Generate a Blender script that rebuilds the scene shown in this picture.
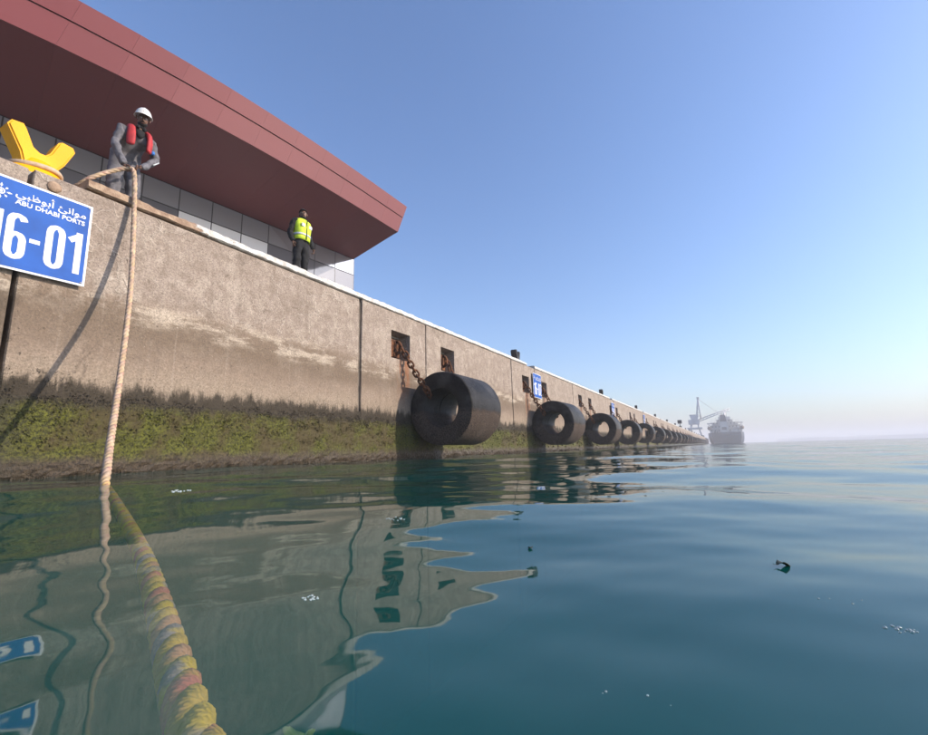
import bpy, bmesh, math, random
import numpy as np
from mathutils import Vector, Matrix, noise
R = math.radians
random.seed(7); rng = np.random.default_rng(7)
for o in list(bpy.data.objects): bpy.data.objects.remove(o)
S = bpy.context.scene
COL = S.collection

# ------------------------------------------------------------------ camera
CAMH, YAW, PIT, ROL, F = 0.1884, .5048, .1814, -.0268, 450.0
cam = bpy.data.cameras.new('camera'); camo = bpy.data.objects.new('camera', cam); COL.objects.link(camo)
fw = Vector((-math.sin(YAW)*math.cos(PIT), math.cos(YAW)*math.cos(PIT), math.sin(PIT)))
rt = Vector((math.cos(YAW), math.sin(YAW), 0)); up = rt.cross(fw)
r2 = rt*math.cos(ROL)+up*math.sin(ROL); u2 = -rt*math.sin(ROL)+up*math.cos(ROL)
m = Matrix.Identity(4)
for i in range(3): m[i][0] = r2[i]; m[i][1] = u2[i]; m[i][2] = -fw[i]
m[2][3] = CAMH
camo.matrix_world = m
cam.sensor_width = 36; cam.lens = F/928*36; cam.clip_start = .02; cam.clip_end = 20000
S.camera = camo
def ray(x, y): return fw+r2*((x-464)/F)-u2*((y-367.5)/F)
def atX(x, y, X): d = ray(x, y); return Vector((0, 0, CAMH))+d*(X/d.x)
def atZ(x, y, Z): d = ray(x, y); return Vector((0, 0, CAMH))+d*((Z-CAMH)/d.z)
def atS(x, y, s): return Vector((0, 0, CAMH))+ray(x, y)*s

# ------------------------------------------------------------------ light
sd = Vector((1, .38, .49)).normalized()
EL = math.asin(sd.z); AZ = math.atan2(sd.x, sd.y)
w = bpy.data.worlds.new('World'); S.world = w; w.use_nodes = True
nt = w.node_tree; bg = nt.nodes['Background']
sky = nt.nodes.new('ShaderNodeTexSky'); sky.sky_type = 'NISHITA'; sky.sun_disc = False
sky.sun_elevation = EL; sky.sun_rotation = AZ; sky.air_density = 1.2; sky.dust_density = 1.9; sky.ozone_density = 3.5
tn = nt.nodes.new('ShaderNodeMix'); tn.data_type = 'RGBA'; tn.blend_type = 'MULTIPLY'; tn.inputs[0].default_value = 1; tn.inputs[7].default_value = (.90, .97, 1.15, 1)
nt.links.new(sky.outputs[0], tn.inputs[6]); nt.links.new(tn.outputs[2], bg.inputs[0]); bg.inputs[1].default_value = .15
sl = bpy.data.lights.new('sun', 'SUN'); sl.energy = 4.0; sl.angle = R(.6); sl.color = (1, .87, .72)
so = bpy.data.objects.new('sun', sl); COL.objects.link(so); so.rotation_euler = sd.to_track_quat('Z', 'Y').to_euler(); so.location = (30, 10, 40)
S.view_settings.view_transform = 'Standard'; S.view_settings.look = 'None'; S.view_settings.exposure = .52; S.view_settings.gamma = 1
S.render.engine = 'CYCLES'; S.cycles.transparent_max_bounces = 12; S.cycles.volume_bounces = 1
S.cycles.max_bounces = 6; S.cycles.diffuse_bounces = 3; S.cycles.glossy_bounces = 3; S.cycles.adaptive_threshold = .025

# ------------------------------------------------------------------ node helpers
class NT:
    def __init__(s, name):
        s.m = bpy.data.materials.new(name); s.m.use_nodes = True; s.t = s.m.node_tree
        s.p = s.t.nodes['Principled BSDF']; s.out = s.t.nodes['Material Output']
        g = s.t.nodes.new('ShaderNodeNewGeometry'); s.pos = g.outputs['Position']; s.g = g
    def n(s, typ, **k):
        x = s.t.nodes.new(typ)
        for a, b in k.items(): setattr(x, a, b)
        return x
    def put(s, sock, v):
        if isinstance(v, (int, float)): sock.default_value = v
        elif isinstance(v, (tuple, list)): sock.default_value = (*v, 1) if len(v) == 3 and sock.type == 'RGBA' else v
        else: s.t.links.new(v, sock)
    def xyz(s, v=None):
        x = s.n('ShaderNodeSeparateXYZ'); s.put(x.inputs[0], s.pos if v is None else v); return x.outputs
    def scale(s, v, sc):
        x = s.n('ShaderNodeVectorMath', operation='MULTIPLY'); s.put(x.inputs[0], v); x.inputs[1].default_value = sc; return x.outputs[0]
    def vadd(s, v, b):
        x = s.n('ShaderNodeVectorMath', operation='ADD'); s.put(x.inputs[0], v); s.put(x.inputs[1], b); return x.outputs[0]
    def noise(s, scale, v=None, det=5, rough=.55, dist=0, col=False):
        x = s.n('ShaderNodeTexNoise'); s.put(x.inputs['Vector'], s.pos if v is None else v)
        x.inputs['Scale'].default_value = scale; x.inputs['Detail'].default_value = det; x.inputs['Roughness'].default_value = rough; x.inputs['Distortion'].default_value = dist
        return x.outputs['Color' if col else 'Fac']
    def voro(s, scale, v=None, feat='DISTANCE_TO_EDGE'):
        x = s.n('ShaderNodeTexVoronoi', feature=feat); s.put(x.inputs['Vector'], s.pos if v is None else v); x.inputs['Scale'].default_value = scale
        return x.outputs['Distance']
    def m_(s, op, a, b=0, clamp=False):
        x = s.n('ShaderNodeMath', operation=op, use_clamp=clamp); s.put(x.inputs[0], a); s.put(x.inputs[1], b); return x.outputs[0]
    def mr(s, v, a, b, c=0, d=1):
        x = s.n('ShaderNodeMapRange', interpolation_type='SMOOTHSTEP'); s.put(x.inputs[0], v)
        for i, q in enumerate((a, b, c, d)): x.inputs[i+1].default_value = q
        return x.outputs[0]
    def mix(s, f, a, b, typ='MIX'):
        x = s.n('ShaderNodeMix', data_type='RGBA', blend_type=typ); s.put(x.inputs[0], f); s.put(x.inputs[6], a); s.put(x.inputs[7], b); return x.outputs[2]
    def bump(s, h, st=.5, dist=.02, nrm=None):
        x = s.n('ShaderNodeBump'); x.inputs['Strength'].default_value = st; x.inputs['Distance'].default_value = dist; s.put(x.inputs['Height'], h)
        if nrm is not None: s.put(x.inputs['Normal'], nrm)
        return x.outputs[0]
    def fin(s, col=None, rough=.6, nrm=None, metal=0, spec=.5):
        if col is not None: s.put(s.p.inputs['Base Color'], col)
        s.put(s.p.inputs['Roughness'], rough); s.put(s.p.inputs['Metallic'], metal); s.put(s.p.inputs['Specular IOR Level'], spec)
        if nrm is not None: s.put(s.p.inputs['Normal'], nrm)
        return s.m
def simple(name, c, rough=.6, var=.25, sc=6, bump=.2, metal=0, spec=.5, dark=None):
    n = NT(name); a = n.noise(sc, det=6)
    c2 = dark or tuple(q*(1-var*1.6) for q in c)
    col = n.mix(n.mr(a, .3, .7), c2, tuple(min(1, q*(1+var*.4)) for q in c))
    return n.fin(col, rough, n.bump(n.noise(sc*9, det=4), bump, .01) if bump else None, metal, spec)

# ------------------------------------------------------------------ materials
def mat_concrete():
    n = NT('weathered_quay_concrete'); x, y, z = n.xyz()
    # surface relief in y,z only (no smearing on the front face)
    big = n.noise(.9, n.scale(n.pos, (1, .35, 1.6)), 5, .6)
    zz = n.m_('ADD', z, n.m_('MULTIPLY', n.m_('SUBTRACT', big, .5), .75))
    med = n.noise(5, det=8, rough=.65); fine = n.noise(38, det=5, rough=.7)
    base = n.mix(n.mr(zz, 2.25, 2.75), (.265, .198, .148), (.36, .295, .248))
    base = n.mix(n.mr(med, .35, .7), n.mix(.6, base, (.2, .15, .115)), base)
    # tide band: darker below, pale salt crust broken line above it
    base = n.mix(n.m_('MULTIPLY', n.mr(zz, 1.55, 2.0), n.mr(zz, 2.5, 2.15)), base, (.165, .12, .085))
    salt = n.m_('MULTIPLY', n.m_('MULTIPLY', n.mr(zz, 2.02, 2.2), n.mr(zz, 2.62, 2.3)), n.mr(n.noise(2.6, n.scale(n.pos, (1, .5, 2)), 9, .7), .46, .62))
    base = n.mix(n.m_('MULTIPLY', salt, .8), base, (.52, .44, .35))
    low = n.mr(zz, 1.75, 1.2); base = n.mix(n.m_('MULTIPLY', low, .75), base, (.30, .236, .175))
    # veins of repaired cracks on the upper part
    wp = n.vadd(n.pos, n.scale(n.noise(1.6, det=4, col=True), (.0, .9, .9)))
    v = n.voro(1.7, wp); vein = n.m_('MULTIPLY', n.mr(v, .028, .006), n.m_('MULTIPLY', n.mr(zz, 2.1, 2.7), n.mr(n.noise(.8, det=2), .4, .55)))
    base = n.mix(n.m_('MULTIPLY', n.mr(n.noise(2.2, n.vadd(n.pos, (7., 3., 2.)), 9, .72), 0.50, .58), n.mr(zz, 2.0, 2.5, .08, .4)), base, (.47, .40, .33)); base = n.mix(n.m_('MULTIPLY', n.mr(n.noise(1.5, n.vadd(n.pos, (1., 8., 5.)), 8, .7), 0.55, .66), n.mr(zz, 1.9, 2.4, .2, .45)), base, (.19, .145, .11))
    base = n.mix(n.m_('MULTIPLY', vein, .42), base, (.54, .47, .40))
    v2 = n.voro(.9, n.vadd(wp, (3.3, 1.2, 4.))); crk = n.m_('MULTIPLY', n.mr(v2, .012, .002), n.mr(n.noise(.6, det=2), .5, .62))
    base = n.mix(n.m_('MULTIPLY', crk, .55), base, (.12, .09, .07))
    # vertical drips, pits and specks
    st = n.noise(3.2, n.scale(n.pos, (1, 2.6, .16)), 6, .65)
    base = n.mix(n.m_('MULTIPLY', n.mr(st, .52, .75), .4), base, (.15, .115, .09))
    base = n.mix(n.m_('MULTIPLY', n.mr(st, .42, .25), .25), base, (.5, .43, .36))
    sp = n.noise(24, det=3, rough=.8); base = n.mix(n.mr(sp, .61, .69, 0, .8), base, (.09, .07, .055))
    base = n.mix(n.mr(n.noise(17, n.vadd(n.pos, (5., 2., 1.)), 3, .8), .67, .75, 0, .5), base, (.6, .53, .44))
    base = n.mix(n.mr(fine, .35, .62, .5, 0), base, (.10, .078, .06)); base = n.mix(n.mr(fine, .62, .75, 0, .45), base, (.50, .43, .36))
    # rust below the chain recesses (every 9.15 m)
    ym = n.m_('FLOORED_MODULO', n.m_('SUBTRACT', y, 9.15), 9.15)
    def band(v, c, wd): return n.mr(n.m_('ABSOLUTE', n.m_('SUBTRACT', v, c)), wd, wd*.25)
    rn = n.mr(n.noise(3, n.scale(n.pos, (1, 4, .5)), 6, .7), .38, .6)
    rz = n.m_('MULTIPLY', n.mr(z, 2.8, 2.6), n.mr(z, 1.2, 2.2))
    rust = n.m_('MULTIPLY', n.m_('MULTIPLY', n.m_('MAXIMUM', band(ym, .55, .38), band(ym, 2.9, .3)), rz), n.m_('MULTIPLY', rn, n.mr(y, 8.5, 9.1)))
    base = n.mix(n.m_('MULTIPLY', rust, .8), base, (.24, .085, .03))
    # marine growth staining near the water
    g = n.m_('ADD', z, n.m_('MULTIPLY', n.m_('SUBTRACT', n.noise(3.5, n.scale(n.pos, (1, 1.6, .45)), 8, .75), .5), .8))
    dk = n.mr(g, 1.28, 1.1); base = n.mix(n.m_('MULTIPLY', dk, .9), base, (.02, .016, .010))
    ls = n.m_('MULTIPLY', n.mr(n.m_('ADD', y, n.m_('MULTIPLY', n.noise(4, det=6), .5)), 2.2, 2.0), n.mr(g, 2.5, 1.6)); base = n.mix(n.m_('MULTIPLY', ls, .85), base, (.035, .028, .018))
    gr = n.m_('MULTIPLY', n.mr(z, 1.0, .7), n.mr(n.noise(6, det=6, rough=.7), .35, .55)); base = n.mix(gr, base, (.038, .037, .011))
    base = n.mix(n.mr(z, .22, .05), base, (.035, .028, .015))
    h = n.m_('ADD', n.m_('MULTIPLY', med, .8), n.m_('ADD', n.m_('MULTIPLY', fine, .35), n.m_('ADD', n.m_('MULTIPLY', n.mr(sp, .64, .74), -.7), n.m_('MULTIPLY', vein, .3))))
    return n.fin(base, n.mr(z, .1, .5, .35, .9), n.bump(h, .75, .035), spec=.3)
def mat_coping():
    n = NT('flaking_white_coping_paint'); x, y, z = n.xyz()
    a = n.noise(4.5, n.scale(n.pos, (1, .7, 1)), 8, .75)
    # older bare stretch near the yellow bollard, well painted beyond
    bias = n.mr(y, 2.6, 5.2, -.34, .16)
    p = n.mr(n.m_('ADD', n.m_('ADD', a, bias), n.mr(z, 3.9, 4.0, 0, .06)), .46, .5)
    c = n.mix(n.mr(n.noise(9, det=6), .35, .7), (.23, .15, .10), (.36, .26, .18))
    wht = n.mix(n.mr(n.noise(12, det=6), .3, .65), (.42, .39, .35), (.60, .58, .55))
    col = n.mix(p, c, wht)
    h = n.m_('ADD', n.m_('MULTIPLY', p, .4), n.noise(22, det=5))
    return n.fin(col, .75, n.bump(h, .7, .02), spec=.3)
def mat_growth():
    n = NT('algae_and_barnacles'); x, y, z = n.xyz()
    a = n.noise(5, det=7, rough=.7); b = n.noise(30, det=4, rough=.7); zz = n.m_('ADD', z, n.m_('MULTIPLY', n.m_('SUBTRACT', a, .5), .45))
    lo = n.mix(n.mr(b, .35, .65), (.018, .012, .007), (.075, .052, .030))
    gr = n.mix(n.mr(b, .3, .7), (.014, .014, .005), (.115, .118, .014))
    gr = n.mix(n.mr(n.noise(1.6, det=6, rough=.65), .42, .62, 0, .85), gr, (.060, .043, .018))
    hi = n.mix(n.mr(b, .35, .7), (.014, .011, .007), (.055, .042, .025))
    c = n.mix(n.mr(zz, .12, .32), lo, gr); c = n.mix(n.mr(zz, .78, .98), c, hi)
    c = n.mix(n.m_('MULTIPLY', n.mr(y, 2.4, 1.7), .8), c, (.035, .03, .02))
    return n.fin(c, n.mr(z, .05, .3, .3, .8), n.bump(n.m_('ADD', b, n.noise(90, det=3)), .8, .015), spec=.35)
def mat_fender():
    n = NT('worn_black_rubber'); x, y, z = n.xyz()
    a = n.noise(3, det=7, rough=.7); f_ = n.noise(45, det=4, rough=.75)
    c = n.mix(n.mr(a, .35, .7), (.007, .006, .006), (.030, .027, .025))
    sc = n.mr(n.noise(24, n.scale(n.pos, (1.3, .3, 1.3)), 5, .85), .61, .68); c = n.mix(n.m_('MULTIPLY', sc, .6), c, (.3, .27, .24)); c = n.mix(n.mr(n.noise(1.4, det=6), .5, .66, 0, .5), c, (.085, .078, .074))
    zz = n.m_('ADD', z, n.m_('MULTIPLY', a, .25))
    bar = n.m_('MULTIPLY', n.mr(zz, 1.4, 1.22), n.mr(f_, .38, .6)); c = n.mix(n.m_('MULTIPLY', bar, .85), c, (.21, .15, .115))
    return n.fin(c, n.mr(zz, 1.4, 1.25, .45, .85), n.bump(n.m_('ADD', n.m_('MULTIPLY', f_, .6), n.m_('MULTIPLY', bar, n.noise(70))), .9, .05), spec=.2)
def mat_cladding():
    n = NT('red_metal_cladding'); a = n.noise(.5, det=3)
    oi = n.n('ShaderNodeObjectInfo').outputs['Random']
    c = n.mix(n.mr(oi, 0, 1), (.142, .034, .037), (.150, .036, .039)); c = n.mix(n.mr(a, .3, .7, 0, .4), c, (.128, .031, .034))
    return n.fin(c, .6, n.bump(n.noise(1.2, det=2), .08, .02), 0, .25)
def mat_glass(name='facade_glass', dc=(.27, .27, .285), k=.3, b0=.05):
    n = NT(name)
    lw = n.n('ShaderNodeFresnel'); lw.inputs['IOR'].default_value = 1.6
    d = n.n('ShaderNodeBsdfDiffuse'); n.put(d.inputs['Color'], dc)
    g = n.n('ShaderNodeBsdfGlossy'); g.inputs['Roughness'].default_value = .09; n.put(g.inputs['Color'], (.9, .9, .93))
    n.put(g.inputs['Normal'], n.bump(n.noise(1.1, det=2), .035, .1))
    mx = n.n('ShaderNodeMixShader'); n.put(mx.inputs[0], n.m_('ADD', n.m_('MULTIPLY', lw.outputs[0], k), b0, True))
    n.t.links.new(d.outputs[0], mx.inputs[1]); n.t.links.new(g.outputs[0], mx.inputs[2]); n.t.links.new(mx.outputs[0], n.out.inputs[0])
    return n.m
def mat_water():
    n = NT('harbour_water')
    x, y, z = n.xyz()
    dist = n.n('ShaderNodeVectorMath', operation='LENGTH'); n.put(dist.inputs[0], n.pos); dist = dist.outputs['Value']
    b1 = n.noise(1.1, n.scale(n.pos, (1., .55, 1)), 3, .5, .4); b2 = n.noise(5.5, n.scale(n.pos, (1, .6, 1)), 3, .5, .3)
    b3 = n.noise(.22, n.scale(n.pos, (.5, 1.2, 1)), 4, .55)
    h = n.m_('ADD', n.m_('MULTIPLY', b3, n.mr(dist, 8, 60, 0, .9)), n.m_('ADD', n.m_('MULTIPLY', b1, n.mr(dist, 1.5, 9, .04, .26)), n.m_('MULTIPLY', b2, n.mr(dist, 1, 12, .008, .035))))
    nr = n.bump(h, 1, .12)
    fr = n.n('ShaderNodeFresnel'); n.put(fr.inputs['IOR'], n.mr(n.g.outputs['Backfacing'], 0, 1, 1.44, .6944)); n.put(fr.inputs['Normal'], nr)
    d = n.n('ShaderNodeBsdfDiffuse'); n.put(d.inputs['Color'], (.002, .125, .112))
    tr = n.n('ShaderNodeBsdfTransparent'); n.put(tr.inputs['Color'], (.97, .98, .95))
    g = n.n('ShaderNodeBsdfGlossy'); g.inputs['Roughness'].default_value = .03; n.put(g.inputs['Normal'], nr)
    m1 = n.n('ShaderNodeMixShader'); m1.inputs[0].default_value = .6
    n.t.links.new(d.outputs[0], m1.inputs[1]); n.t.links.new(tr.outputs[0], m1.inputs[2])
    m2 = n.n('ShaderNodeMixShader'); n.put(m2.inputs[0], fr.outputs[0]); n.t.links.new(m1.outputs[0], m2.inputs[1]); n.t.links.new(g.outputs[0], m2.inputs[2])
    n.t.links.new(m2.outputs[0], n.out.inputs[0])
    va = n.n('ShaderNodeVolumeAbsorption'); n.put(va.inputs['Color'], (.55, .80, .74)); va.inputs['Density'].default_value = .3
    n.t.links.new(va.outputs[0], n.out.inputs[1])
    return n.m
def mat_rope(name, c1, c2, c3, wetc):
    n = NT(name); uv = n.n('ShaderNodeUVMap').outputs[0]; u, v, _ = n.xyz(uv)
    wv = n.m_('FRACT', n.m_('ADD', n.m_('MULTIPLY', u, 9.), v)); wet = n.mr(n.xyz()[2], .06, -.04); mark = n.mr(n.m_('ABSOLUTE', n.m_('SUBTRACT', wv, .5)), .13, .09)
    c = n.mix(n.mr(n.noise(9, det=5), .35, .68), c1, c2); c = n.mix(n.m_('MULTIPLY', mark, .4), c, c3)
    # the soaked lower stretch is a newer, brightly dyed length of the same rope
    c = n.mix(n.m_('MULTIPLY', wet, .9), c, n.mix(n.mr(n.noise(7, det=3), .44, .56), wetc[0], wetc[1]))
    fib = n.n('ShaderNodeTexWave', wave_type='BANDS'); fib.inputs['Scale'].default_value = 1; n.put(fib.inputs['Vector'], n.scale(uv, (40, 22, 0))); fib.inputs['Distortion'].default_value = 2
    return n.fin(c, .8, n.bump(fib.outputs['Fac'], .35, .004), spec=.2)
def mat_rust():
    n = NT('rusty_iron'); c = n.mix(n.mr(n.noise(9, det=7, rough=.7), .35, .65), (.03, .014, .009), (.17, .068, .030))
    c = n.mix(n.mr(n.noise(23, det=4), .6, .7, 0, .6), c, (.42, .24, .13))
    return n.fin(c, .85, n.bump(n.noise(40, det=5), .8, .01), 0, .2)
def mat_yellow():
    n = NT('chipped_yellow_paint'); a = n.noise(5, det=8, rough=.75)
    c = n.mix(n.mr(n.noise(1.6, det=4), .35, .65), (.76, .33, .002), (.80, .38, .003))
    ch = n.mr(a, .675, .69); c = n.mix(ch, c, (.2, .11, .05)); c = n.mix(n.mr(n.noise(14, det=5), .55, .7, 0, .3), c, (.55, .3, .02))
    return n.fin(c, .55, n.bump(n.m_('SUBTRACT', n.noise(25, det=4), ch), .35, .01), spec=.2)
M = dict(
    concrete=mat_concrete(), coping=mat_coping(), growth=mat_growth(), rubber=mat_fender(), clad=mat_cladding(), glass=mat_glass(), palepane=mat_glass('pale_backed_pane', (.16, .157, .17), .1, .02), glintpane=mat_glass('painted_glint_pane', (.9, .9, .9), .4, .06),  # the white pane colour is a painted sun glint
    water=mat_water(), jointc=simple('joint_mortar', (.12, .095, .075), .9, .35, 5, .6), rust=mat_rust(), yellow=mat_yellow(),
    rope1=mat_rope('rope_strand_tan', (.36, .26, .18), (.52, .39, .28), (.46, .30, .16), ((.80, .50, .07), (.74, .34, .18))),
    rope2=mat_rope('rope_strand_pink', (.36, .25, .18), (.52, .37, .28), (.36, .14, .12), ((.72, .20, .16), (.80, .50, .06))),
    rope3=mat_rope('rope_strand_yellow', (.38, .28, .17), (.55, .41, .27), (.14, .11, .17), ((.85, .56, .05), (.42, .32, .34))),
    cladback=simple('red_backing', (.05, .015, .016), .8, .1, 3, 0),
    apron=simple('apron_concrete', (.27, .25, .22), .9, .2, 2), seabed=simple('silt', (.03, .05, .04), .95, .3, .6),
    frame=simple('dark_window_frame', (.06, .06, .065), .5, .1, 3, 0, .5), core=simple('dark_building_core', (.08, .08, .08), .9, .2, 2),
    signblue=simple('sign_blue', (.012, .085, .36), .6, .14, 2.5, .06, 0, .2), signwhite=simple('sign_white', (.60, .61, .64), .5, .08, 9, .06),
    alu=simple('sign_back_metal', (.4, .4, .4), .5, .1, 5, .1, .6),
    grey=simple('grey_workwear', (.135, .13, .145), .9, .25, 12, .5), black=simple('black_workwear', (.007, .007, .009), .9, .3, 10, .4),
    red=simple('red_life_vest', (.40, .022, .027), .7, .2, 10, .4), hivis=simple('hi_vis_yellow', (.56, .72, .03), .75, .15, 9, .4),
    refl=simple('reflective_tape', (.5, .52, .52), .4, .1, 20, .1), blue=simple('blue_cloth', (.03, .14, .42), .8, .2, 12, .3),
    helm=simple('white_helmet', (.66, .65, .62), .4, .06, 8, .03), skin=simple('brown_skin', (.16, .078, .048), .55, .15, 14, .1),
    hair=simple('black_hair', (.012, .01, .01), .8, .2, 40, .6), eye=simple('eye_white', (.5, .46, .42), .4, .05, 10, 0),
    badge=simple('helmet_badge', (.25, .1, .06), .6, .1, 10, 0), boot=simple('dark_boots', (.03, .025, .02), .7, .2, 10, .2),
    hull=simple('ship_hull_paint', (.02, .03, .06), .6, .2, .2, 0), super_=simple('ship_white_paint', (.55, .53, .5), .6, .1, .2, 0),
    shipdark=simple('ship_dark_openings', (.05, .055, .06), .7, .1, .3, 0), orange=simple('lifeboat_paint', (.16, .09, .05), .6, .1, .5, 0),
    crane=simple('crane_paint', (.45, .47, .50), .6, .15, .3, 0), darkiron=simple('dark_bollard_iron', (.03, .028, .03), .6, .3, 8, .3),
    land=simple('hazy_shore', (.2, .17, .13), .95, .2, .01, 0),
    leaf=simple('waterlogged_leaf', (.05, .055, .02), .35, .4, 60, .3), leafg=simple('pale_green_leaf', (.20, .26, .07), .5, .3, 60, .3),
)
def mat_bubble():
    n = NT('foam_bubbles'); n.fin((.55, .62, .62), .08, spec=.8); n.p.inputs['Alpha'].default_value = .45; return n.m
M['bubble'] = mat_bubble()

# ------------------------------------------------------------------ object helpers
def link(o, parent=None):
    COL.objects.link(o)
    if parent is not None: o.parent = parent
    return o
def mesh(name, V, Fc, mat, parent=None, smooth=False, loc=None):
    me = bpy.data.meshes.new(name); me.from_pydata([tuple(v) for v in V], [], [tuple(f) for f in Fc]); me.validate(); me.update()
    if smooth: me.polygons.foreach_set('use_smooth', [True]*len(me.polygons))
    me.materials.append(mat)
    o = bpy.data.objects.new(name, me)
    if loc is not None: o.location = loc
    return link(o, parent)
def from_bm(name, bm, mat, parent=None, smooth=False, loc=None):
    me = bpy.data.meshes.new(name); bm.to_mesh(me); bm.free()
    if smooth: me.polygons.foreach_set('use_smooth', [True]*len(me.polygons))
    me.materials.append(mat); o = bpy.data.objects.new(name, me)
    if loc is not None: o.location = loc
    return link(o, parent)
def tag(o, label=None, cat=None, group=None, kind=None):
    for k, v in (('label', label), ('category', cat), ('group', group), ('kind', kind)):
        if v: o[k] = v
    return o
def empty(name, loc=(0, 0, 0), rz=0):
    o = bpy.data.objects.new(name, None); o.location = loc; o.rotation_euler = (0, 0, rz); o.empty_display_size = .3; return link(o)
def copy_tree(o, parent=None):
    c = o.copy(); COL.objects.link(c)
    if parent is not None: c.parent = parent
    for ch in o.children: copy_tree(ch, c)
    return c
def bbox(bm, x0, x1, y0, y1, z0, z1, bev=0):
    r = bmesh.ops.create_cube(bm, size=1)
    for v in r['verts']: v.co = Vector(((x0+x1)/2+v.co.x*(x1-x0), (y0+y1)/2+v.co.y*(y1-y0), (z0+z1)/2+v.co.z*(z1-z0)))
    if bev:
        es = list({e for v in r['verts'] for e in v.link_edges}); bmesh.ops.bevel(bm, geom=es, offset=bev, segments=2, affect='EDGES')
def box(name, x0, x1, y0, y1, z0, z1, mat, parent=None, bev=0):
    bm = bmesh.new(); bbox(bm, x0, x1, y0, y1, z0, z1, bev); return from_bm(name, bm, mat, parent)
def prism(name, poly, axis, a, b, mat, parent=None, bev=0):
    """extrude a 2D polygon; axis 'x','y','z' is the extrusion axis"""
    bm = bmesh.new()
    def P(p, t): return {'x': (t, p[0], p[1]), 'y': (p[0], t, p[1]), 'z': (p[0], p[1], t)}[axis]
    A = [bm.verts.new(P(p, a)) for p in poly]; B = [bm.verts.new(P(p, b)) for p in poly]
    bm.faces.new(A); bm.faces.new(B[::-1]); n = len(poly)
    for i in range(n): bm.faces.new((A[i], B[i], B[(i+1) % n], A[(i+1) % n]))
    bmesh.ops.recalc_face_normals(bm, faces=bm.faces[:])
    if bev: bmesh.ops.bevel(bm, geom=bm.edges[:], offset=bev, segments=3, affect='EDGES')
    return from_bm(name, bm, mat, parent)
def tube_geo(pts, rad, seg=8, closed=False):
    pts = [Vector(p) for p in pts]; n = len(pts); V = []; Fc = []
    rads = rad if hasattr(rad, '__len__') else [rad]*n
    nrm = None
    for i, p in enumerate(pts):
        a = pts[(i-1) % n] if (i or closed) else pts[0]; b = pts[(i+1) % n] if (i < n-1 or closed) else pts[-1]
        t = (b-a).normalized()
        if nrm is None: nrm = t.orthogonal().normalized()
        nrm = (nrm-t*nrm.dot(t)).normalized(); bn = t.cross(nrm)
        for k in range(seg):
            q = 2*math.pi*k/seg; V.append(p+(nrm*math.cos(q)+bn*math.sin(q))*rads[i])
    for i in range(n if closed else n-1):
        j = (i+1) % n
        for k in range(seg):
            l = (k+1) % seg; Fc.append((i*seg+k, i*seg+l, j*seg+l, j*seg+k))
    if not closed: Fc.append(tuple(range(seg))[::-1]); Fc.append(tuple((n-1)*seg+k for k in range(seg)))
    return V, Fc
def tube(name, pts, rad, mat, parent=None, seg=8, closed=False):
    V, Fc = tube_geo(pts, rad, seg, closed); return mesh(name, V, Fc, mat, parent, True)
def catmull(P, n):
    P = [Vector(p) for p in P]; P = [P[0]*2-P[1]]+P+[P[-1]*2-P[-2]]; out = []
    for i in range(1, len(P)-2):
        for k in range(n):
            t = k/n; a, b, c, d = P[i-1:i+3]
            out.append(.5*((2*b)+(c-a)*t+(2*a-5*b+4*c-d)*t*t+(-a+3*b-3*c+d)*t**3))
    out.append(P[-2]); return out
def geo_of(o):
    dg = bpy.context.evaluated_depsgraph_get(); return bpy.data.meshes.new_from_object(o.evaluated_get(dg))
def skin_geo(chains, sub=2):
    """chains: list of (verts[(co,r)], edges); returns joined vertices and faces"""
    V = []; Fc = []
    for nodes, edges in chains:
        me = bpy.data.meshes.new('tmp'); me.from_pydata([n[0] for n in nodes], edges, []); ob = bpy.data.objects.new('tmp', me); COL.objects.link(ob)
        sk = ob.modifiers.new('s', 'SKIN'); sk.use_smooth_shade = True
        for i, n in enumerate(nodes):
            r = n[1] if hasattr(n[1], '__len__') else (n[1], n[1]); me.skin_vertices[0].data[i].radius = r; me.skin_vertices[0].data[i].use_root = (i == 0)
        if sub:
            sb = ob.modifiers.new('b', 'SUBSURF'); sb.levels = sub; sb.render_levels = sub
        bpy.context.view_layer.update(); g = geo_of(ob); b = len(V)
        V += [v.co.copy() for v in g.vertices]; Fc += [[b+i for i in p.vertices] for p in g.polygons]
        bpy.data.objects.remove(ob); bpy.data.meshes.remove(me); bpy.data.meshes.remove(g)
    return V, Fc
def skinned(name, chains, mat, parent=None, sub=2):
    V, Fc = skin_geo(chains, sub); return mesh(name, V, Fc, mat, parent, True)
def chain(nodes): return (nodes, [(i, i+1) for i in range(len(nodes)-1)])

# ================================================================== SETTING
WX = -7.218; QZ = 3.88; AZT = 3.98; QEND = 440
# ---- water: real swell close by, fine ripples in the material further out
comps = []
for lam, slope, ang in [(5.2, .016, .35), (3.6, .016, -.5), (2.3, .019, .9), (1.7, .018, -.15), (1.15, .020, .55), (.8, .018, -.9), (.62, .016, 1.4), (.45, .012, .1), (.34, .010, -.6), (.25, .010, .8), (.19, .007, 2.2), (.31, .008, .05), (.16, .010, .2), (.115, .009, -.35), (.085, .007, .5)]:
    comps.append((lam, slope*lam/(2*math.pi), ang+R(118), rng.uniform(0, 6.28)))
def wave(x, y):
    x = np.asarray(x, float); y = np.asarray(y, float); r = np.sqrt(x*x+y*y); z = np.zeros_like(r)
    wx = x+.18*np.sin(y*1.1+.7)+.1*np.sin(y*2.7+x*.9); wy = y+.16*np.sin(x*1.3+1.9)+.09*np.sin(x*3.1-y*.7)
    for lam, A, a, ph in comps:
        fall = np.clip(1.3-r*.035/ (lam*.9), 0, 1)
        z = z+A*fall*np.sin(2*math.pi/lam*(wx*math.cos(a)+wy*math.sin(a))+ph)
    return z
nr_, na = 560, 1000
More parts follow.
